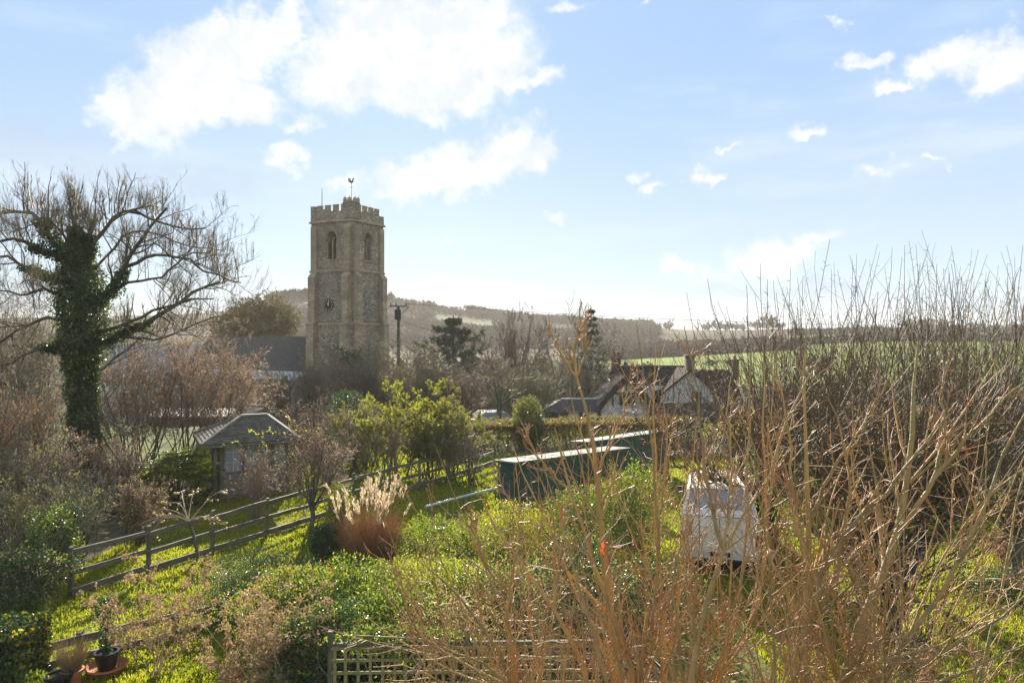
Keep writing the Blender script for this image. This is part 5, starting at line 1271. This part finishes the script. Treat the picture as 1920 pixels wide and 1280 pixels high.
leafy('laurel_bush', at(100, 17.4, 0), 'glossy green bush between the dark evergreen and the rail fence', 'shrub', (.6, .6, 1.0), 142, 5000, .07, [m_leafd, m_leafg], mix=(.6, .4))

# ---- mahonia: whorls of long spiny leaves
def mahonia():
    r = np.random.RandomState(31); base = at(332, 26.0, 0); ST = MB(); LF = MB(); FL = MB()
    n = 120; q = unit(r.normal(size=(n, 3))*[1, 1, .7]+[0, 0, .45]); tips = q*np.array([1.25, 1.0, 1.1])*r.uniform(.7, 1.05, (n, 1))+[0, 0, .65]
    for t in tips[::3]: ST.tubes(resample([[0, 0, 0], t*[.4, .4, .5], t], 5), np.linspace(.025, .012, 5), 4)
    P = []; D = []
    for t, u in zip(tips, q):
        for j in range(12):
            a = j*.52+r.rand(); v = unit(np.array([math.cos(a), math.sin(a), .35])+u*.5); l = r.uniform(.28, .42)
            for s in np.linspace(.2, 1, 8):
                c = t+v*l*s-np.array([0, 0, .12*s*s]); sd_ = unit(np.cross(v, [0, 0, 1]))
                for sg in (-1, 1): P.append(c); D.append(sd_*sg+v*.5)
    P = np.array(P); D = np.array(D); LF.leaves(P, D, np.tile([[0, 0, 1.]], (len(P), 1))+r.normal(size=P.shape)*.3, .085, .04, 0)
    k = r.rand(len(P)) < .12
    for t in tips[:34]:
        A = t+r.normal(size=(5, 3))*.05; FL.leaves(A, unit(r.normal(size=A.shape)+[0, 0, 1]), unit(r.normal(size=A.shape)), .1, .05)
    plant('mahonia_shrub', base, 'glossy green mahonia with spiky leaves and yellow flowers beside the summerhouse', 'shrub', [('stems', ST, [m_bark]), ('foliage', LF, [m_leafg]), ('flowers', FL, [m_yell])])
mahonia()

# ---- crab apple with fruit, one object per fruit
def climber():
    r = np.random.RandomState(61); base = np.array([-9.4, 26.95, 0.]); TW = MB(); LF = MB()
    S = np.stack([np.linspace(.0, 1.5, 9), np.linspace(0, .75, 9)-.15, np.zeros(9)], 1)
    P, Rd = grow(r, S, np.tile([[0, -.02, 1.]], (9, 1))+r.normal(size=(9, 3))*[.25, .04, .1], r.uniform(2.2, 3.0, 9), np.full(9, .016), 10, .12, .05, .5); TW.tubes(P, Rd, 4)
    q = spawn(r, P, Rd, 4, .3, 1, (40, 90), .4, .6, 6, .2, -.02, rmin=.006); TW.tubes(q[0], q[1], 3)
    A, B = rpts(r, q[0], 420); LF.leaves(A, unit(B+r.normal(size=A.shape)), unit(r.normal(size=A.shape)), .09, .06)
    plant('climbing_plant', base, 'sparse climbing plant with yellow green leaves over the summerhouse front', 'climber', [('stems', TW, [m_stemp]), ('leaves', LF, [m_leafy])])
climber()
def crab():
    r = np.random.RandomState(32); base = at(372, 19.3, 0); ST = MB(); TW = MB()
    tr = resample([[0, 0, 0], [-.1, .1, .5], [-.25, 0, 1.05]], 6); ST.tubes(tr, np.linspace(.05, .03, 6), 6)
    n = 11; a = r.uniform(-.5, 3.6, n); D = np.stack([np.cos(a), np.sin(a)*.5, np.full(n, .8)], 1)
    P, Rd = grow(r, np.tile(tr[-1], (n, 1)), D, r.uniform(.9, 1.5, n), np.full(n, .016), 9, .08, -.16, .3); TW.tubes(P, Rd, 4)
    q = spawn(r, P, Rd, 6, .2, 1, (20, 60), .4, .6, 4, .12, -.04, rmin=.004); TW.tubes(q[0], q[1], 3)
    o = plant('crab_apple_tree', base, 'small arching crab apple hung with yellow fruit behind the rail fence', 'tree', [('trunk', ST, [m_bark]), ('twigs', TW, [m_stemp])])
    mb = MB(); mb.lathe((0, 0, -.028), [(0, 0), (.018, .004), (.028, .02), (.028, .034), (.016, .05), (0, .046)], 8); first = mb.build('fruit', [m_fruit], o, smooth=True)
    A, _ = rpts(r, q[0][:, 1:], 60)
    for i, p in enumerate(A):
        f = first if i == 0 else link(first.copy()); f.parent = o; f.location = tuple(p-[0, 0, .03]); f.scale = (r.uniform(.8, 1.15),)*3
crab()

bare('red_stemmed_shrub', at(478, 23.6, 0), 'upright red stemmed shrub on the lawn in front of the summerhouse planks', 'shrub', 2.0, 1.6, 151, 26, m_twigr, m_twigr, spread=20, lv=(5, 5, 4), rad=.012, leaf=m_dead, nleaf=1200, lsize=.04, rmin=.004)
bare('small_tree', at(585, 22.2, 0), 'small bare vase shaped tree standing by the rail fence', 'tree', 3.0, 2.6, 152, 16, m_apple, m_twigr, spread=50, lv=(8, 7, 6), rad=.03, leaf=m_dead, nleaf=3500, lsize=.045, trunk_h=.75, rmin=.005, wob=.14)
bare('small_tree', at(620, 24.8, 0), 'second small bare tree just behind the vase shaped one', 'tree', 2.7, 2.0, 153, 9, m_bark, m_twigg, spread=36, lv=(7, 6, 4), rad=.025, trunk_h=.6, rmin=.005)
for i, (px, d, h, lab) in enumerate(((670, 30, 2.6, 'bare shrub behind the cream grass plumes'), (720, 28.5, 2.5, 'bare tree by the fence right of the cream plumes'), (880, 29, 2.0, 'thin bare shrub along the fence left of the green shed'), (600, 33, 2.8, 'russet bare shrub on the far lawn right of the summerhouse'), (650, 35, 2.4, 'low russet thicket on the far lawn before the dark yew'), (560, 31, 2.6, 'bare rose bush at the right corner of the summerhouse'))):
    bare('bare_shrub', at(px, d, 0), lab, 'shrub', h, 2.5, 160+i, 14, m_bark, (m_twig, m_twigd, m_twigr)[i % 3], spread=42, lv=(6, 6, 5), rad=.022, rmin=.006, leaf=m_dead, nleaf=900, lsize=.05)

# ---- miscanthus clump
def misc():
    r = np.random.RandomState(33); base = at(692, 19.2, 0); BL = MB(); PL = MB(); ST = MB()
    n = 1900; a = r.rand(n)*6.28; q = r.rand(n)**.5*.62; S = np.stack([q*np.cos(a), q*np.sin(a), 0*a], 1)
    D = unit(np.stack([np.cos(a)*.17*q/.5, np.sin(a)*.17*q/.5, np.ones(n)], 1)+r.normal(size=(n, 3))*.1)
    P, Rd = grow(r, S, D, r.uniform(.45, 1.55, n)*(1-.2*q)*(1+.12*np.sin(a*3)), np.full(n, .009), 7, .11, .01, .2, .14); kk = r.rand(n) < .35; BL.tubes(P[~kk], Rd[~kk], 3, 0); BL.tubes(P[kk], Rd[kk], 3, 1)
    k = r.rand(n) < .3; P2, R2 = spawn(r, P[k], Rd[k], 2, .5, 1, (20, 50), .35, .8, 4, .1, -.2); BL.tubes(P2, R2, 3, 1)
    n = 62; a = r.rand(n)*6.28; q = r.rand(n)**.5*.5; S = np.stack([q*np.cos(a), q*np.sin(a), 0*a], 1)
    D = unit(np.stack([np.cos(a)*.30*q/.5+.04, np.sin(a)*.26*q/.5, np.ones(n)], 1)+r.normal(size=(n, 3))*.05)
    P, Rd = grow(r, S, D, r.uniform(1.35, 2.25, n), np.full(n, .005), 8, .03, .0, .5, .02); ST.tubes(P, Rd, 3)
    # plumes: feathery sprays at the tips
    T = P[:, -1]; Dt = unit(P[:, -1]-P[:, -2]); k = 26
    A = np.repeat(T, k, 0)-np.repeat(Dt, k, 0)*(r.rand(n*k)*.3)[:, None]+r.normal(size=(n*k, 3))*.013
    PL.leaves(A, unit(np.repeat(Dt, k, 0)+r.normal(size=A.shape)*.22), unit(r.normal(size=A.shape)), .13, .02)
    plant('ornamental_grass', base, 'russet clump of ornamental grass topped with cream feathery plumes', 'grass clump', [('blades', BL, [m_reed, mat('tan_reed_blade', (.50, .33, .17), (.24, .13, .06), scale=1.6, island=.8, rough=.6, trans=.4)]), ('stalks', ST, [m_strawr]), ('plumes', PL, [m_plume])])
misc()
leafy('dark_clipped_shrub', at(608, 18.9, 0), 'small dark upright evergreen at the left foot of the ornamental grass', 'shrub', (.38, .36, .55), 171, 6000, .05, m_leafd, lump=.15, zc=.6)
leafy('green_climber', at(634, 20.5, 0), 'light green leafy climber left behind the ornamental grass', 'shrub', (.32, .3, .95), 172, 3500, .06, [m_leafg, m_leafo], lump=.3)
# prostrate dark cotoneaster
def mound(name, px, py, rad, seed, n, ln, ms, lab, mix=None, lump=.3):
    d = EYE*F/(py-622); return leafy(name, at(px, d, 0), lab, 'shrub', rad, seed, n, ln, ms, mix=mix, lump=lump, zc=rad[2]*.55)
mound('low_evergreen_mound', 500, 1110, (1.25, 1.3, .6), 173, 12000, .045, [m_leafd, m_leafo], 'low dark glossy mound of evergreen at the edge of the lawn', (.8, .2))
mound('low_evergreen_mound', 445, 1150, (.7, .8, .55), 174, 6000, .045, [m_leafd, m_leafo], 'smaller dark evergreen mound below the larger one at the lawn edge', (.85, .15))
# mixed leafy border
for i, (px, d, rad, n, ms, mix, lab) in enumerate((
        (560, 14.6, (1.25, 1.1, .75), 17000, [m_leafg, m_bronze, m_leafd], (.55, .2, .25), 'mixed green and pinkish shrub left of the trellis in the middle border'),
        (660, 14.0, (1.2, 1.1, .85), 17000, [m_leafg, m_leafd], (.6, .4), 'bright green shrub above the left end of the trellis'),
        (620, 11.9, (1.0, .8, .9), 15000, [m_leafd, m_leafg], (.75, .25), 'dark green shrub overhanging the left end of the trellis'),
        (760, 15.6, (1.4, 1.2, .62), 16000, [m_leafg, m_leafo], (.7, .3), 'bright green shrub in front of the ornamental grass'),
        (840, 14.2, (1.3, 1.1, .85), 16000, [m_leafg, m_leafy], (.6, .4), 'yellow green shrub behind the trellis centre'),
        (820, 18.8, (1.0, 1.1, .7), 12000, [m_leafg, m_leafd], (.7, .3), 'green leafy shrub right of the ornamental grass'),
        (890, 17.6, (1.4, 1.2, .75), 15000, [m_leafg, m_leafo], (.6, .4), 'green shrub in the border below the pale rail'),
        (960, 19.2, (1.2, 1.1, .85), 11000, [m_leafy, m_leafg, m_yell], (.45, .35, .2), 'yellow flowering shrub in front of the green shed'),
        (1100, 19.6, (1.4, 1.1, 1.05), 13000, [m_leafg, m_leafd], (.65, .35), 'glossy laurel shrub in front of the right half of the green shed'),
        (1190, 20.4, (1.1, 1.0, 1.3), 11000, [m_leafg, m_leafd, m_leafy], (.5, .3, .2), 'taller laurel shrub left of the white van'),
        (960, 13.6, (1.3, 1.1, 1.0), 11000, [m_leafo, m_leafd, m_dead], (.4, .4, .2), 'dull olive shrub among the golden stems right of the border'),
        (1080, 14.6, (1.2, 1.0, 1.1), 9000, [m_leafd, m_leafo], (.7, .3), 'dark green shrub behind the golden stems in the middle'),
        (740, 12.6, (1.0, .9, .9), 12000, [m_leafg, m_leafd], (.5, .5), 'shaded green shrub just behind the trellis'),
        (855, 12.0, (.9, .7, .9), 7000, [m_dead, m_leafo], (.5, .5), 'brownish shrub behind the trellis right of the shaded green one'),
        (1230, 15.2, (1.0, .9, .8), 5000, [m_leafd, m_leafo], (.7, .3), 'dark low shrub left below the white van'))):
    leafy('border_shrub', at(px, d, 0), lab, 'shrub', rad, 180+i, int(n*.85), .066, ms, mix=mix, lump=.34, zc=rad[2]*.8)
leafy('trellis_climber', (-1.6, 10.75, 0), 'evergreen climber spilling over the top of the trellis', 'climber', (.95, .2, .2), 199, 3000, .06, [m_leafg, m_leafd], mix=(.55, .45), lump=.4, zc=1.52)
# seed head shrubs in the near left
def seedy(px, py, h, w, seed, lab, nl):
    d = EYE*F/(py-622); r = np.random.RandomState(seed); n = 16; ST = MB(); SD = MB()
    a = r.rand(n)*6.28; D = np.stack([np.cos(a)*.5, np.sin(a)*.4, np.ones(n)], 1)+r.normal(size=(n, 3))*.15
    P, Rd = grow(r, r.normal(size=(n, 3))*[.15, .15, 0], D, h*r.uniform(.6, 1.05, n), np.full(n, .011), 8, .1, .03, .35); ST.tubes(P, Rd, 4)
    q = spawn(r, P, Rd, 6, .25, 1, (25, 60), .42, .6, 5, .16, .02, rmin=.0035); ST.tubes(q[0], q[1], 3)
    q2 = spawn(r, q[0], q[1], 3, .2, 1, (25, 60), .4, .7, 4, .16, 0, rmin=.003); ST.tubes(q2[0], q2[1], 3)
    A, B = rpts(r, q2[0], nl//11, .5); A = np.repeat(A, 5, 0)+r.normal(size=(len(A)*5, 3))*.02; B = np.repeat(B, 5, 0)
    SD.leaves(A, unit(B+r.normal(size=A.shape)*.8-[0, 0, .3]), unit(r.normal(size=A.shape)), .05*r.uniform(.5, 1.4, len(A)), .022)
    A, B = rpts(r, q[0], nl//9, .0); SD.leaves(A, unit(B+r.normal(size=A.shape)*.8), unit(r.normal(size=A.shape)), .055, .025, 1)
    plant('seed_head_shrub', at(px, d, 0), lab, 'shrub', [('stems', ST, [m_stemp]), ('seed_heads', SD, [m_seed, m_leafo])])
seedy(300, 1262, 1.9, 2, 201, 'straggly shrub with dry buff seed heads behind the potted topiary', 11000)
seedy(520, 1310, 2.0, 2, 202, 'dense dry seed head shrub left of the trellis at the bottom edge', 12000)
seedy(565, 1330, 1.7, 2, 203, 'dry seed head shrub overlapping the left end of the trellis', 7000)
seedy(445, 1290, 1.3, 2, 204, 'dry seed head shrub beside the half hidden terracotta pot', 6000)



# ---- apple trees on the right: gnarled trunks, whippy upright shoots
def apple(name, base, limbs, label, seed, shoots, lmax, tr):
    r = np.random.RandomState(seed); T = MB(); TW = MB(); P = []; Rd = []
    for pts, r0, r1 in limbs:
        p = np.array(pts, float)-base; p = resample(p, 12, r, .05); P.append(p); Rd.append(np.linspace(r0, r1, 12))
    P = np.array(P); Rd = np.array(Rd); T.tubes(P, Rd*(1+.12*r.normal(size=Rd.shape)), 8)
    keep = P[:, :, 2].max(1) > 1.2; src = (P[keep], Rd[keep])
    s1 = spawn(r, src[0], src[1], 8, .3, 1, (30, 75), .45, .5, 7, .16, .08, .35, rmin=.012); T.tubes(s1[0], s1[1], 5)
    s1b = spawn(r, s1[0], s1[1], 5, .15, 1, (25, 70), .55, .55, 5, .2, .05, .35, rmin=.007); TW.tubes(s1b[0], s1b[1], 3)
    s1c = spawn(r, s1b[0], s1b[1], 4, .15, 1, (25, 75), .55, .6, 4, .22, .03, .4, rmin=.0045); TW.tubes(s1c[0], s1c[1], 3)
    A = (np.concatenate([src[0][:, 5:12], s1[0]]), np.concatenate([src[1][:, 5:12], s1[1]]))
    sh = spawn(r, A[0], A[1], shoots, .1, 1, (40, 95), 1, .3, 8, .06, .15, .3, lref=lmax, bias=(0, 0, 1.5), rmin=.0125); TW.tubes(sh[0], sh[1], 4, 1)
    s2 = spawn(r, sh[0], sh[1], 4, .08, .8, (18, 50), .3, .55, 4, .12, .05, .4, rmin=.0055); TW.tubes(s2[0], s2[1], 3, 1)
    s3 = spawn(r, sh[0], sh[1], 14, .1, .95, (50, 90), .035, .8, 3, .1, 0, .6, rmin=.006); TW.tubes(s3[0], s3[1], 3, 1)
    return plant(name, base, label, 'tree', [('trunk', T, [m_apple]), ('twigs', TW, [m_twigd, m_shoot])])
def wd(px, py, d): return W(px, py, d)
b = G(1688, 1238); d = b[1]
apple('apple_tree', b, [([b-[0, 0, .1], wd(1684, 1160, d), wd(1672, 1100, d)], .17, .14),
     ([wd(1672, 1105, d), wd(1630, 1065, d+.1), wd(1590, 1035, d), wd(1560, 960, d-.2), wd(1530, 880, d)], .11, .035), ([wd(1675, 1100, d), wd(1650, 1030, d-.2), wd(1645, 960, d), wd(1625, 860, d+.3)], .11, .04),
     ([wd(1676, 1105, d), wd(1712, 1050, d+.2), wd(1735, 1000, d+.3), wd(1745, 900, d+.6), wd(1760, 830, d+.8)], .12, .04), ([wd(1716, 1045, d+.2), wd(1760, 1000, d), wd(1800, 960, d-.3), wd(1850, 860, d-.4)], .08, .03),
     ([wd(1680, 1100, d), wd(1695, 1000, d+.6), wd(1690, 900, d+1.2), wd(1700, 820, d+1.6)], .09, .03), ([wd(1640, 1075, d), wd(1700, 960, d+1), wd(1820, 900, d+1.5), wd(1920, 850, d+1.8)], .07, .03),
     ([wd(1590, 1035, d), wd(1530, 1000, d+.5), wd(1470, 900, d+.9), wd(1440, 840, d+1)], .06, .025)],
     'gnarled dark apple tree on the right lawn with tall upright shoots', 301, 7, 4.4, .1)
b = at(1452, 19.2, 0); d = b[1]
apple('apple_tree', b, [([b-[0, 0, .1], wd(1450, 980, d), wd(1440, 930, d)], .13, .11), ([wd(1440, 935, d), wd(1340, 900, d), wd(1300, 850, d+.3)], .08, .03), ([wd(1440, 935, d), wd(1370, 880, d+.4), wd(1365, 820, d+.7)], .08, .03),
     ([wd(1442, 932, d), wd(1420, 890, d), wd(1460, 820, d-.3)], .08, .03), ([wd(1340, 900, d), wd(1290, 880, d+.6), wd(1240, 850, d+.6)], .05, .02), ([wd(1400, 915, d), wd(1470, 890, d+.8), wd(1540, 840, d+1)], .06, .025)],
     'dark apple tree standing over the white van', 302, 5, 3.4, .1)
b = at(1905, 17.5, 0); d = b[1]
apple('apple_tree', b, [([b-[0, 0, .1], wd(1905, 1000, d), wd(1900, 930, d)], .13, .11), ([wd(1900, 935, d), wd(1860, 850, d), wd(1830, 760, d)], .08, .03), ([wd(1900, 935, d), wd(1900, 840, d+.5), wd(1880, 740, d+.6)], .08, .03), ([wd(1900, 935, d), wd(1950, 850, d), wd(1990, 760, d)], .08, .03), ([wd(1860, 855, d), wd(1790, 800, d+.8), wd(1740, 740, d+.9)], .06, .025)],
     'apple tree at the right edge behind the gnarled one', 303, 7, 4.4, .1)
b = at(1570, 19.5, 0); d = b[1]
apple('apple_tree', b, [([b-[0, 0, .1], wd(1570, 960, d), wd(1570, 890, d)], .13, .11), ([wd(1570, 895, d), wd(1530, 830, d), wd(1490, 770, d)], .08, .03), ([wd(1570, 895, d), wd(1575, 820, d+.5), wd(1580, 740, d+.6)], .08, .03), ([wd(1570, 895, d), wd(1630, 830, d), wd(1680, 750, d)], .08, .03)],
     'apple tree behind the gap between the gnarled one and the van', 304, 7, 4.4, .1)
# right edge: russet hydrangea and dark bush
bare('hydrangea_shrub', at(1895, 18.2, 0), 'russet shrub of dead flower heads at the right edge of the lawn', 'shrub', 1.25, 1.6, 311, 26, m_twigr, m_twigr, spread=32, lv=(5, 4), rad=.012, leaf=m_dead, nleaf=4500, lsize=.06, lr=(.4, .4, .4))
mound('low_evergreen_mound', 1880, 1120, (1.0, .6, .4), 312, 5000, .05, [m_leafd], 'dark low bush in front of the russet shrub at the right edge')
leafy('yellow_green_bush', at(1905, 20.5, 0), 'yellow green bush behind the russet shrub at the right edge', 'shrub', (.6, .5, .9), 313, 3500, .05, [m_leafy])

# ---- the big golden stemmed shrubs in front
def golden(name, base_px, dbase, mains, label, seed, k1=11, extra=10, spreadx=(-1, 1), mt=0):
    r = np.random.RandomState(seed); x0 = (base_px-960)/F*dbase; base = np.array([x0, dbase, 0.]); ST = MB(); TW = MB()
    P = []; Rd = []
    for pts, d0, d1, r0, r1 in mains:
        n = len(pts); q = [W(a, b_, d0+(d1-d0)*i/(n-1))-base for i, (a, b_) in enumerate(pts)]
        if q[0][2] > 1.0 and pts[0][1] > 1200: q = [np.array([q[0][0]*.35, q[0][1]*.3, -.05]), q[0]*[.7, .7, .5]]+q
        rs = r0*1.15
        if pts[0][1] < 1270 and P:
            A = np.array(P).reshape(-1, 3); AR = np.array(Rd).reshape(-1); k = np.argmin(np.linalg.norm((A-q[0])*[1, .5, 1], axis=1)); off = A[k]-q[0]; q = [v+off for v in q]; rs = min(rs, AR[k]*.8)
        p = resample(q, 14, r, .012); P.append(p); Rd.append((rs*(1-np.linspace(0, 1, 14))**.8+r1*.75)*(1+.06*r.normal(size=14)))
    P = np.array(P); Rd = np.array(Rd)
    if extra:
        a = r.uniform(0, 6.28, extra); sp = np.radians(r.uniform(2, 34, extra)); D = np.stack([np.cos(a)*np.sin(sp)*1.1+(spreadx[0]+spreadx[1])*.12, np.sin(a)*np.sin(sp)*.8, np.cos(sp)], 1)
        p, q = grow(r, r.normal(size=(extra, 3))*[.45, .35, 0], D, r.uniform(3.2, 5.4, extra), r.uniform(.014, .026, extra), 14, .035, .035, .2); P = np.vstack([P, p]); Rd = np.vstack([Rd, q])
    ST.tubes(P, Rd, 8, 0)
    s1 = spawn(r, P, Rd, k1, .12, .86, (18, 42), .30, .5, 9, .05, .045, .3, rmin=.006); ST.tubes(s1[0], s1[1], 5, 1)
    s2 = spawn(r, s1[0], s1[1], 5, .12, .9, (22, 60), .42, .6, 6, .09, .05, .35, rmin=.004); TW.tubes(s2[0], s2[1], 4, 0)
    s3 = spawn(r, s2[0], s2[1], 2, .15, .97, (25, 60), .5, .65, 4, .1, .04, .4, rmin=.0035, keep=.95); TW.tubes(s3[0], s3[1], 3, 0)
    s4 = spawn(r, P, Rd, 9, .2, .9, (55, 100), .16, .28, 6, .16, -.03, .4, rmin=.004); TW.tubes(s4[0], s4[1], 3, 1)
    return plant(name, base, label, 'shrub', [('stems', ST, [m_stem if mt == 0 else m_stemo, m_stem]), ('twigs', TW, [m_stemr, m_stemp])])
golden('golden_stemmed_shrub', 975, 7.6, [
    ([(969, 1280), (957, 1245), (954, 1190), (950, 1130), (946, 1112), (965, 1060), (985, 1000)], 7.4, 7.2, .032, .010), ([(959, 1254), (930, 1215), (905, 1180), (860, 1120), (820, 1080), (780, 1050)], 7.4, 6.8, .022, .006),
    ([(946, 1115), (920, 1092), (890, 1030), (860, 950)], 7.3, 7.0, .015, .005), ([(1118, 1280), (1088, 1211), (1042, 1152), (1001, 1087), (960, 1035), (932, 1000), (900, 930)], 7.8, 8.0, .034, .008),
    ([(1000, 1290), (930, 1260), (850, 1240), (770, 1190), (720, 1130), (700, 1080)], 7.0, 6.2, .02, .005), ([(990, 1290), (900, 1230), (820, 1200), (740, 1190), (660, 1190)], 7.2, 6.4, .018, .005), ([(980, 1290), (900, 1290), (800, 1230), (720, 1200), (680, 1150)], 7.0, 6.6, .016, .005),
    ([(1042, 1152), (1040, 1100), (1060, 1020), (1050, 930)], 7.8, 8.2, .016, .005), ([(990, 1280), (1010, 1200), (1050, 1060), (1045, 950), (1000, 870)], 8.2, 8.8, .02, .005), ([(870, 1290), (800, 1250), (760, 1230), (700, 1250)], 6.8, 6.2, .014, .005)],
    'golden stemmed shrub fanning low to the left across the trellis', 401, k1=12, extra=7, spreadx=(-1, 0))
golden('golden_stemmed_shrub', 1190, 8.4, [
    ([(1197, 1280), (1187, 1233), (1160, 1180), (1135, 1115), (1115, 1060), (1096, 1000), (1060, 900), (1040, 800)], 8.0, 8.6, .034, .007), ([(1187, 1233), (1222, 1184), (1231, 1130), (1232, 1040), (1225, 900), (1215, 787), (1205, 700), (1190, 605)], 8.0, 8.8, .026, .006),
    ([(1160, 1290), (1152, 1180), (1142, 1100), (1120, 922), (1118, 855), (1107, 795), (1096, 740), (1080, 705)], 9.0, 9.6, .036, .022), ([(1080, 707), (1075, 650), (1088, 600), (1088, 562)], 9.6, 9.6, .016, .006), ([(1080, 707), (1040, 650), (1030, 620), (1020, 600)], 9.6, 9.4, .012, .005),
    ([(1080, 707), (1100, 660), (1096, 600), (1102, 570)], 9.6, 9.8, .012, .005), ([(1250, 1290), (1248, 1180), (1236, 1060), (1225, 900), (1222, 760), (1230, 640)], 8.6, 9.0, .028, .006), ([(1120, 860), (1150, 800), (1180, 700), (1185, 640)], 9.4, 9.6, .012, .005),
    ([(1200, 1280), (1240, 1150), (1290, 1050), (1300, 940), (1330, 850)], 8.2, 8.0, .024, .006), ([(1170, 1280), (1100, 1160), (1060, 1060), (1020, 960), (980, 900), (960, 830)], 8.6, 9.0, .024, .006), ([(1060, 905), (1010, 850), (975, 800), (962, 760)], 8.5, 8.6, .010, .005), ([(1234, 1000), (1250, 900), (1258, 800), (1240, 700)], 8.6, 8.8, .012, .005)],
    'tall golden stemmed shrub in the middle with a stem rising above the skyline', 402, k1=11, extra=11)
golden('golden_stemmed_shrub', 1300, 7.2, [
    ([(1285, 1280), (1310, 1206), (1323, 1135), (1334, 1081), (1334, 1035), (1352, 1018), (1400, 950), (1440, 900), (1480, 840)], 7.0, 7.2, .038, .008), ([(1334, 1040), (1310, 960), (1300, 880), (1290, 800), (1280, 700), (1260, 610)], 7.0, 7.6, .018, .005),
    ([(1290, 1290), (1370, 1240), (1400, 1120), (1405, 1000), (1395, 880), (1400, 760), (1410, 640)], 7.8, 8.4, .026, .006), ([(1300, 1290), (1420, 1200), (1440, 1090), (1438, 950), (1428, 820), (1440, 720), (1430, 640)], 8.0, 8.6, .03, .006),
    ([(1334, 1035), (1345, 940), (1352, 850), (1340, 760), (1350, 700)], 7.0, 7.4, .014, .005), ([(1300, 1290), (1260, 1200), (1255, 1100), (1270, 1000), (1320, 930)], 7.2, 7.6, .018, .006)],
    'golden stemmed shrub in front of the white van', 403, k1=11, extra=11)
golden('golden_stemmed_shrub', 1510, 7.0, [
    ([(1498, 1280), (1512, 1210), (1520, 1168), (1512, 1110), (1516, 1038), (1518, 950), (1517, 870), (1506, 766), (1500, 700), (1512, 610)], 6.8, 7.4, .042, .007), ([(1520, 1165), (1537, 1137), (1560, 1048), (1581, 1007), (1620, 960), (1700, 880), (1760, 800), (1800, 760)], 6.8, 6.6, .03, .007),
    ([(1524, 1168), (1552, 1140), (1575, 1090), (1600, 1010), (1614, 900), (1590, 800), (1570, 740)], 6.8, 7.0, .02, .006), ([(1520, 1100), (1480, 1020), (1470, 900), (1460, 780), (1440, 680)], 7.0, 7.2, .016, .005),
    ([(1518, 1165), (1480, 1120), (1440, 1020), (1450, 900), (1490, 760), (1560, 640)], 7.0, 7.3, .016, .005), ([(1516, 960), (1560, 860), (1620, 780), (1660, 700)], 7.2, 7.2, .014, .005), ([(1510, 1290), (1600, 1240), (1720, 1230), (1800, 1200), (1920, 1120)], 6.6, 6.2, .018, .006)],
    'golden stemmed shrub with the thickest orange stem right of the white van', 404, k1=11, extra=11)
golden('olive_stemmed_shrub', 1600, 7.4, [
    ([(1566, 1290), (1600, 1200), (1640, 1100), (1670, 1050), (1690, 1000), (1701, 940), (1706, 880), (1709, 780), (1715, 700), (1722, 640)], 6.8, 7.6, .058, .012), ([(1690, 1000), (1732, 940), (1780, 880), (1830, 810), (1900, 740), (1960, 690)], 7.1, 6.8, .02, .006),
    ([(1600, 1290), (1680, 1240), (1740, 1160), (1800, 1060), (1840, 960), (1880, 840), (1930, 760)], 6.6, 6.4, .03, .008), ([(1620, 1300), (1700, 1260), (1800, 1220), (1880, 1150), (1940, 1100)], 6.4, 6.0, .024, .008), ([(1706, 880), (1730, 800), (1725, 720), (1735, 660)], 7.6, 7.8, .016, .005),
    ([(1640, 1290), (1720, 1180), (1745, 1090), (1770, 1000), (1850, 930), (1930, 870)], 7.4, 7.0, .02, .006), ([(1620, 1290), (1640, 1200), (1660, 1000), (1640, 850), (1610, 760)], 7.6, 8.0, .02, .006), ([(1660, 1300), (1760, 1280), (1850, 1230), (1940, 1200)], 6.2, 5.8, .02, .008), ([(1840, 1290), (1865, 1160), (1880, 1060), (1905, 960), (1930, 860)], 6.4, 6.6, .018, .007)],
    'olive stemmed shrub with a thick leaning stem at the lower right', 405, k1=11, extra=11, spreadx=(0, 1), mt=1)
# one orange withered leaf caught in the twigs
def small():
    p = W(1133, 1037, 9.0); mb = MB(); r = np.random.RandomState(5)
    for k in range(3):
        c = r.normal(size=3)*.02; a = unit(r.normal(size=3)+[0, 0, -.3]); s_ = unit(np.cross(a, [0, 1, 0])); L0 = .1
        pts = [c, c+a*L0*.35+s_*.035, c+a*L0*.75+s_*.028, c+a*L0, c+a*L0*.75-s_*.028, c+a*L0*.35-s_*.035]; mb.face(np.array(pts)+np.outer([0, 1, 1, 0, 0, 0], [0, .015, 0]))
    o = mb.build('withered_leaf', [mat('orange_leaf', (.75, .12, .02), (.6, .08, .02), scale=9, trans=.4)], loc=p)
    tag(o, 'bright orange withered leaf caught among the golden twigs', 'leaf')
small()

# ------------------------------------------------------------------ the air
def haze():
    mb = MB(); mb.box((0, 440, 9.5), (2400, 1100, 33)); o = mb.build('haze', []); tag(o, 'thin pale winter mist lying over the valley', 'haze', kind='stuff')
    m = bpy.data.materials.new('mist'); m.use_nodes = True; N = m.node_tree.nodes; 
    N.remove(N['Principled BSDF']); v = N.new('ShaderNodeVolumePrincipled'); v.inputs['Density'].default_value = .00036; v.inputs['Color'].default_value = (1, .92, .82, 1); v.inputs['Anisotropy'].default_value = .1
    m.node_tree.links.new(v.outputs[0], N['Material Output'].inputs['Volume']); o.data.materials.append(m)
haze()
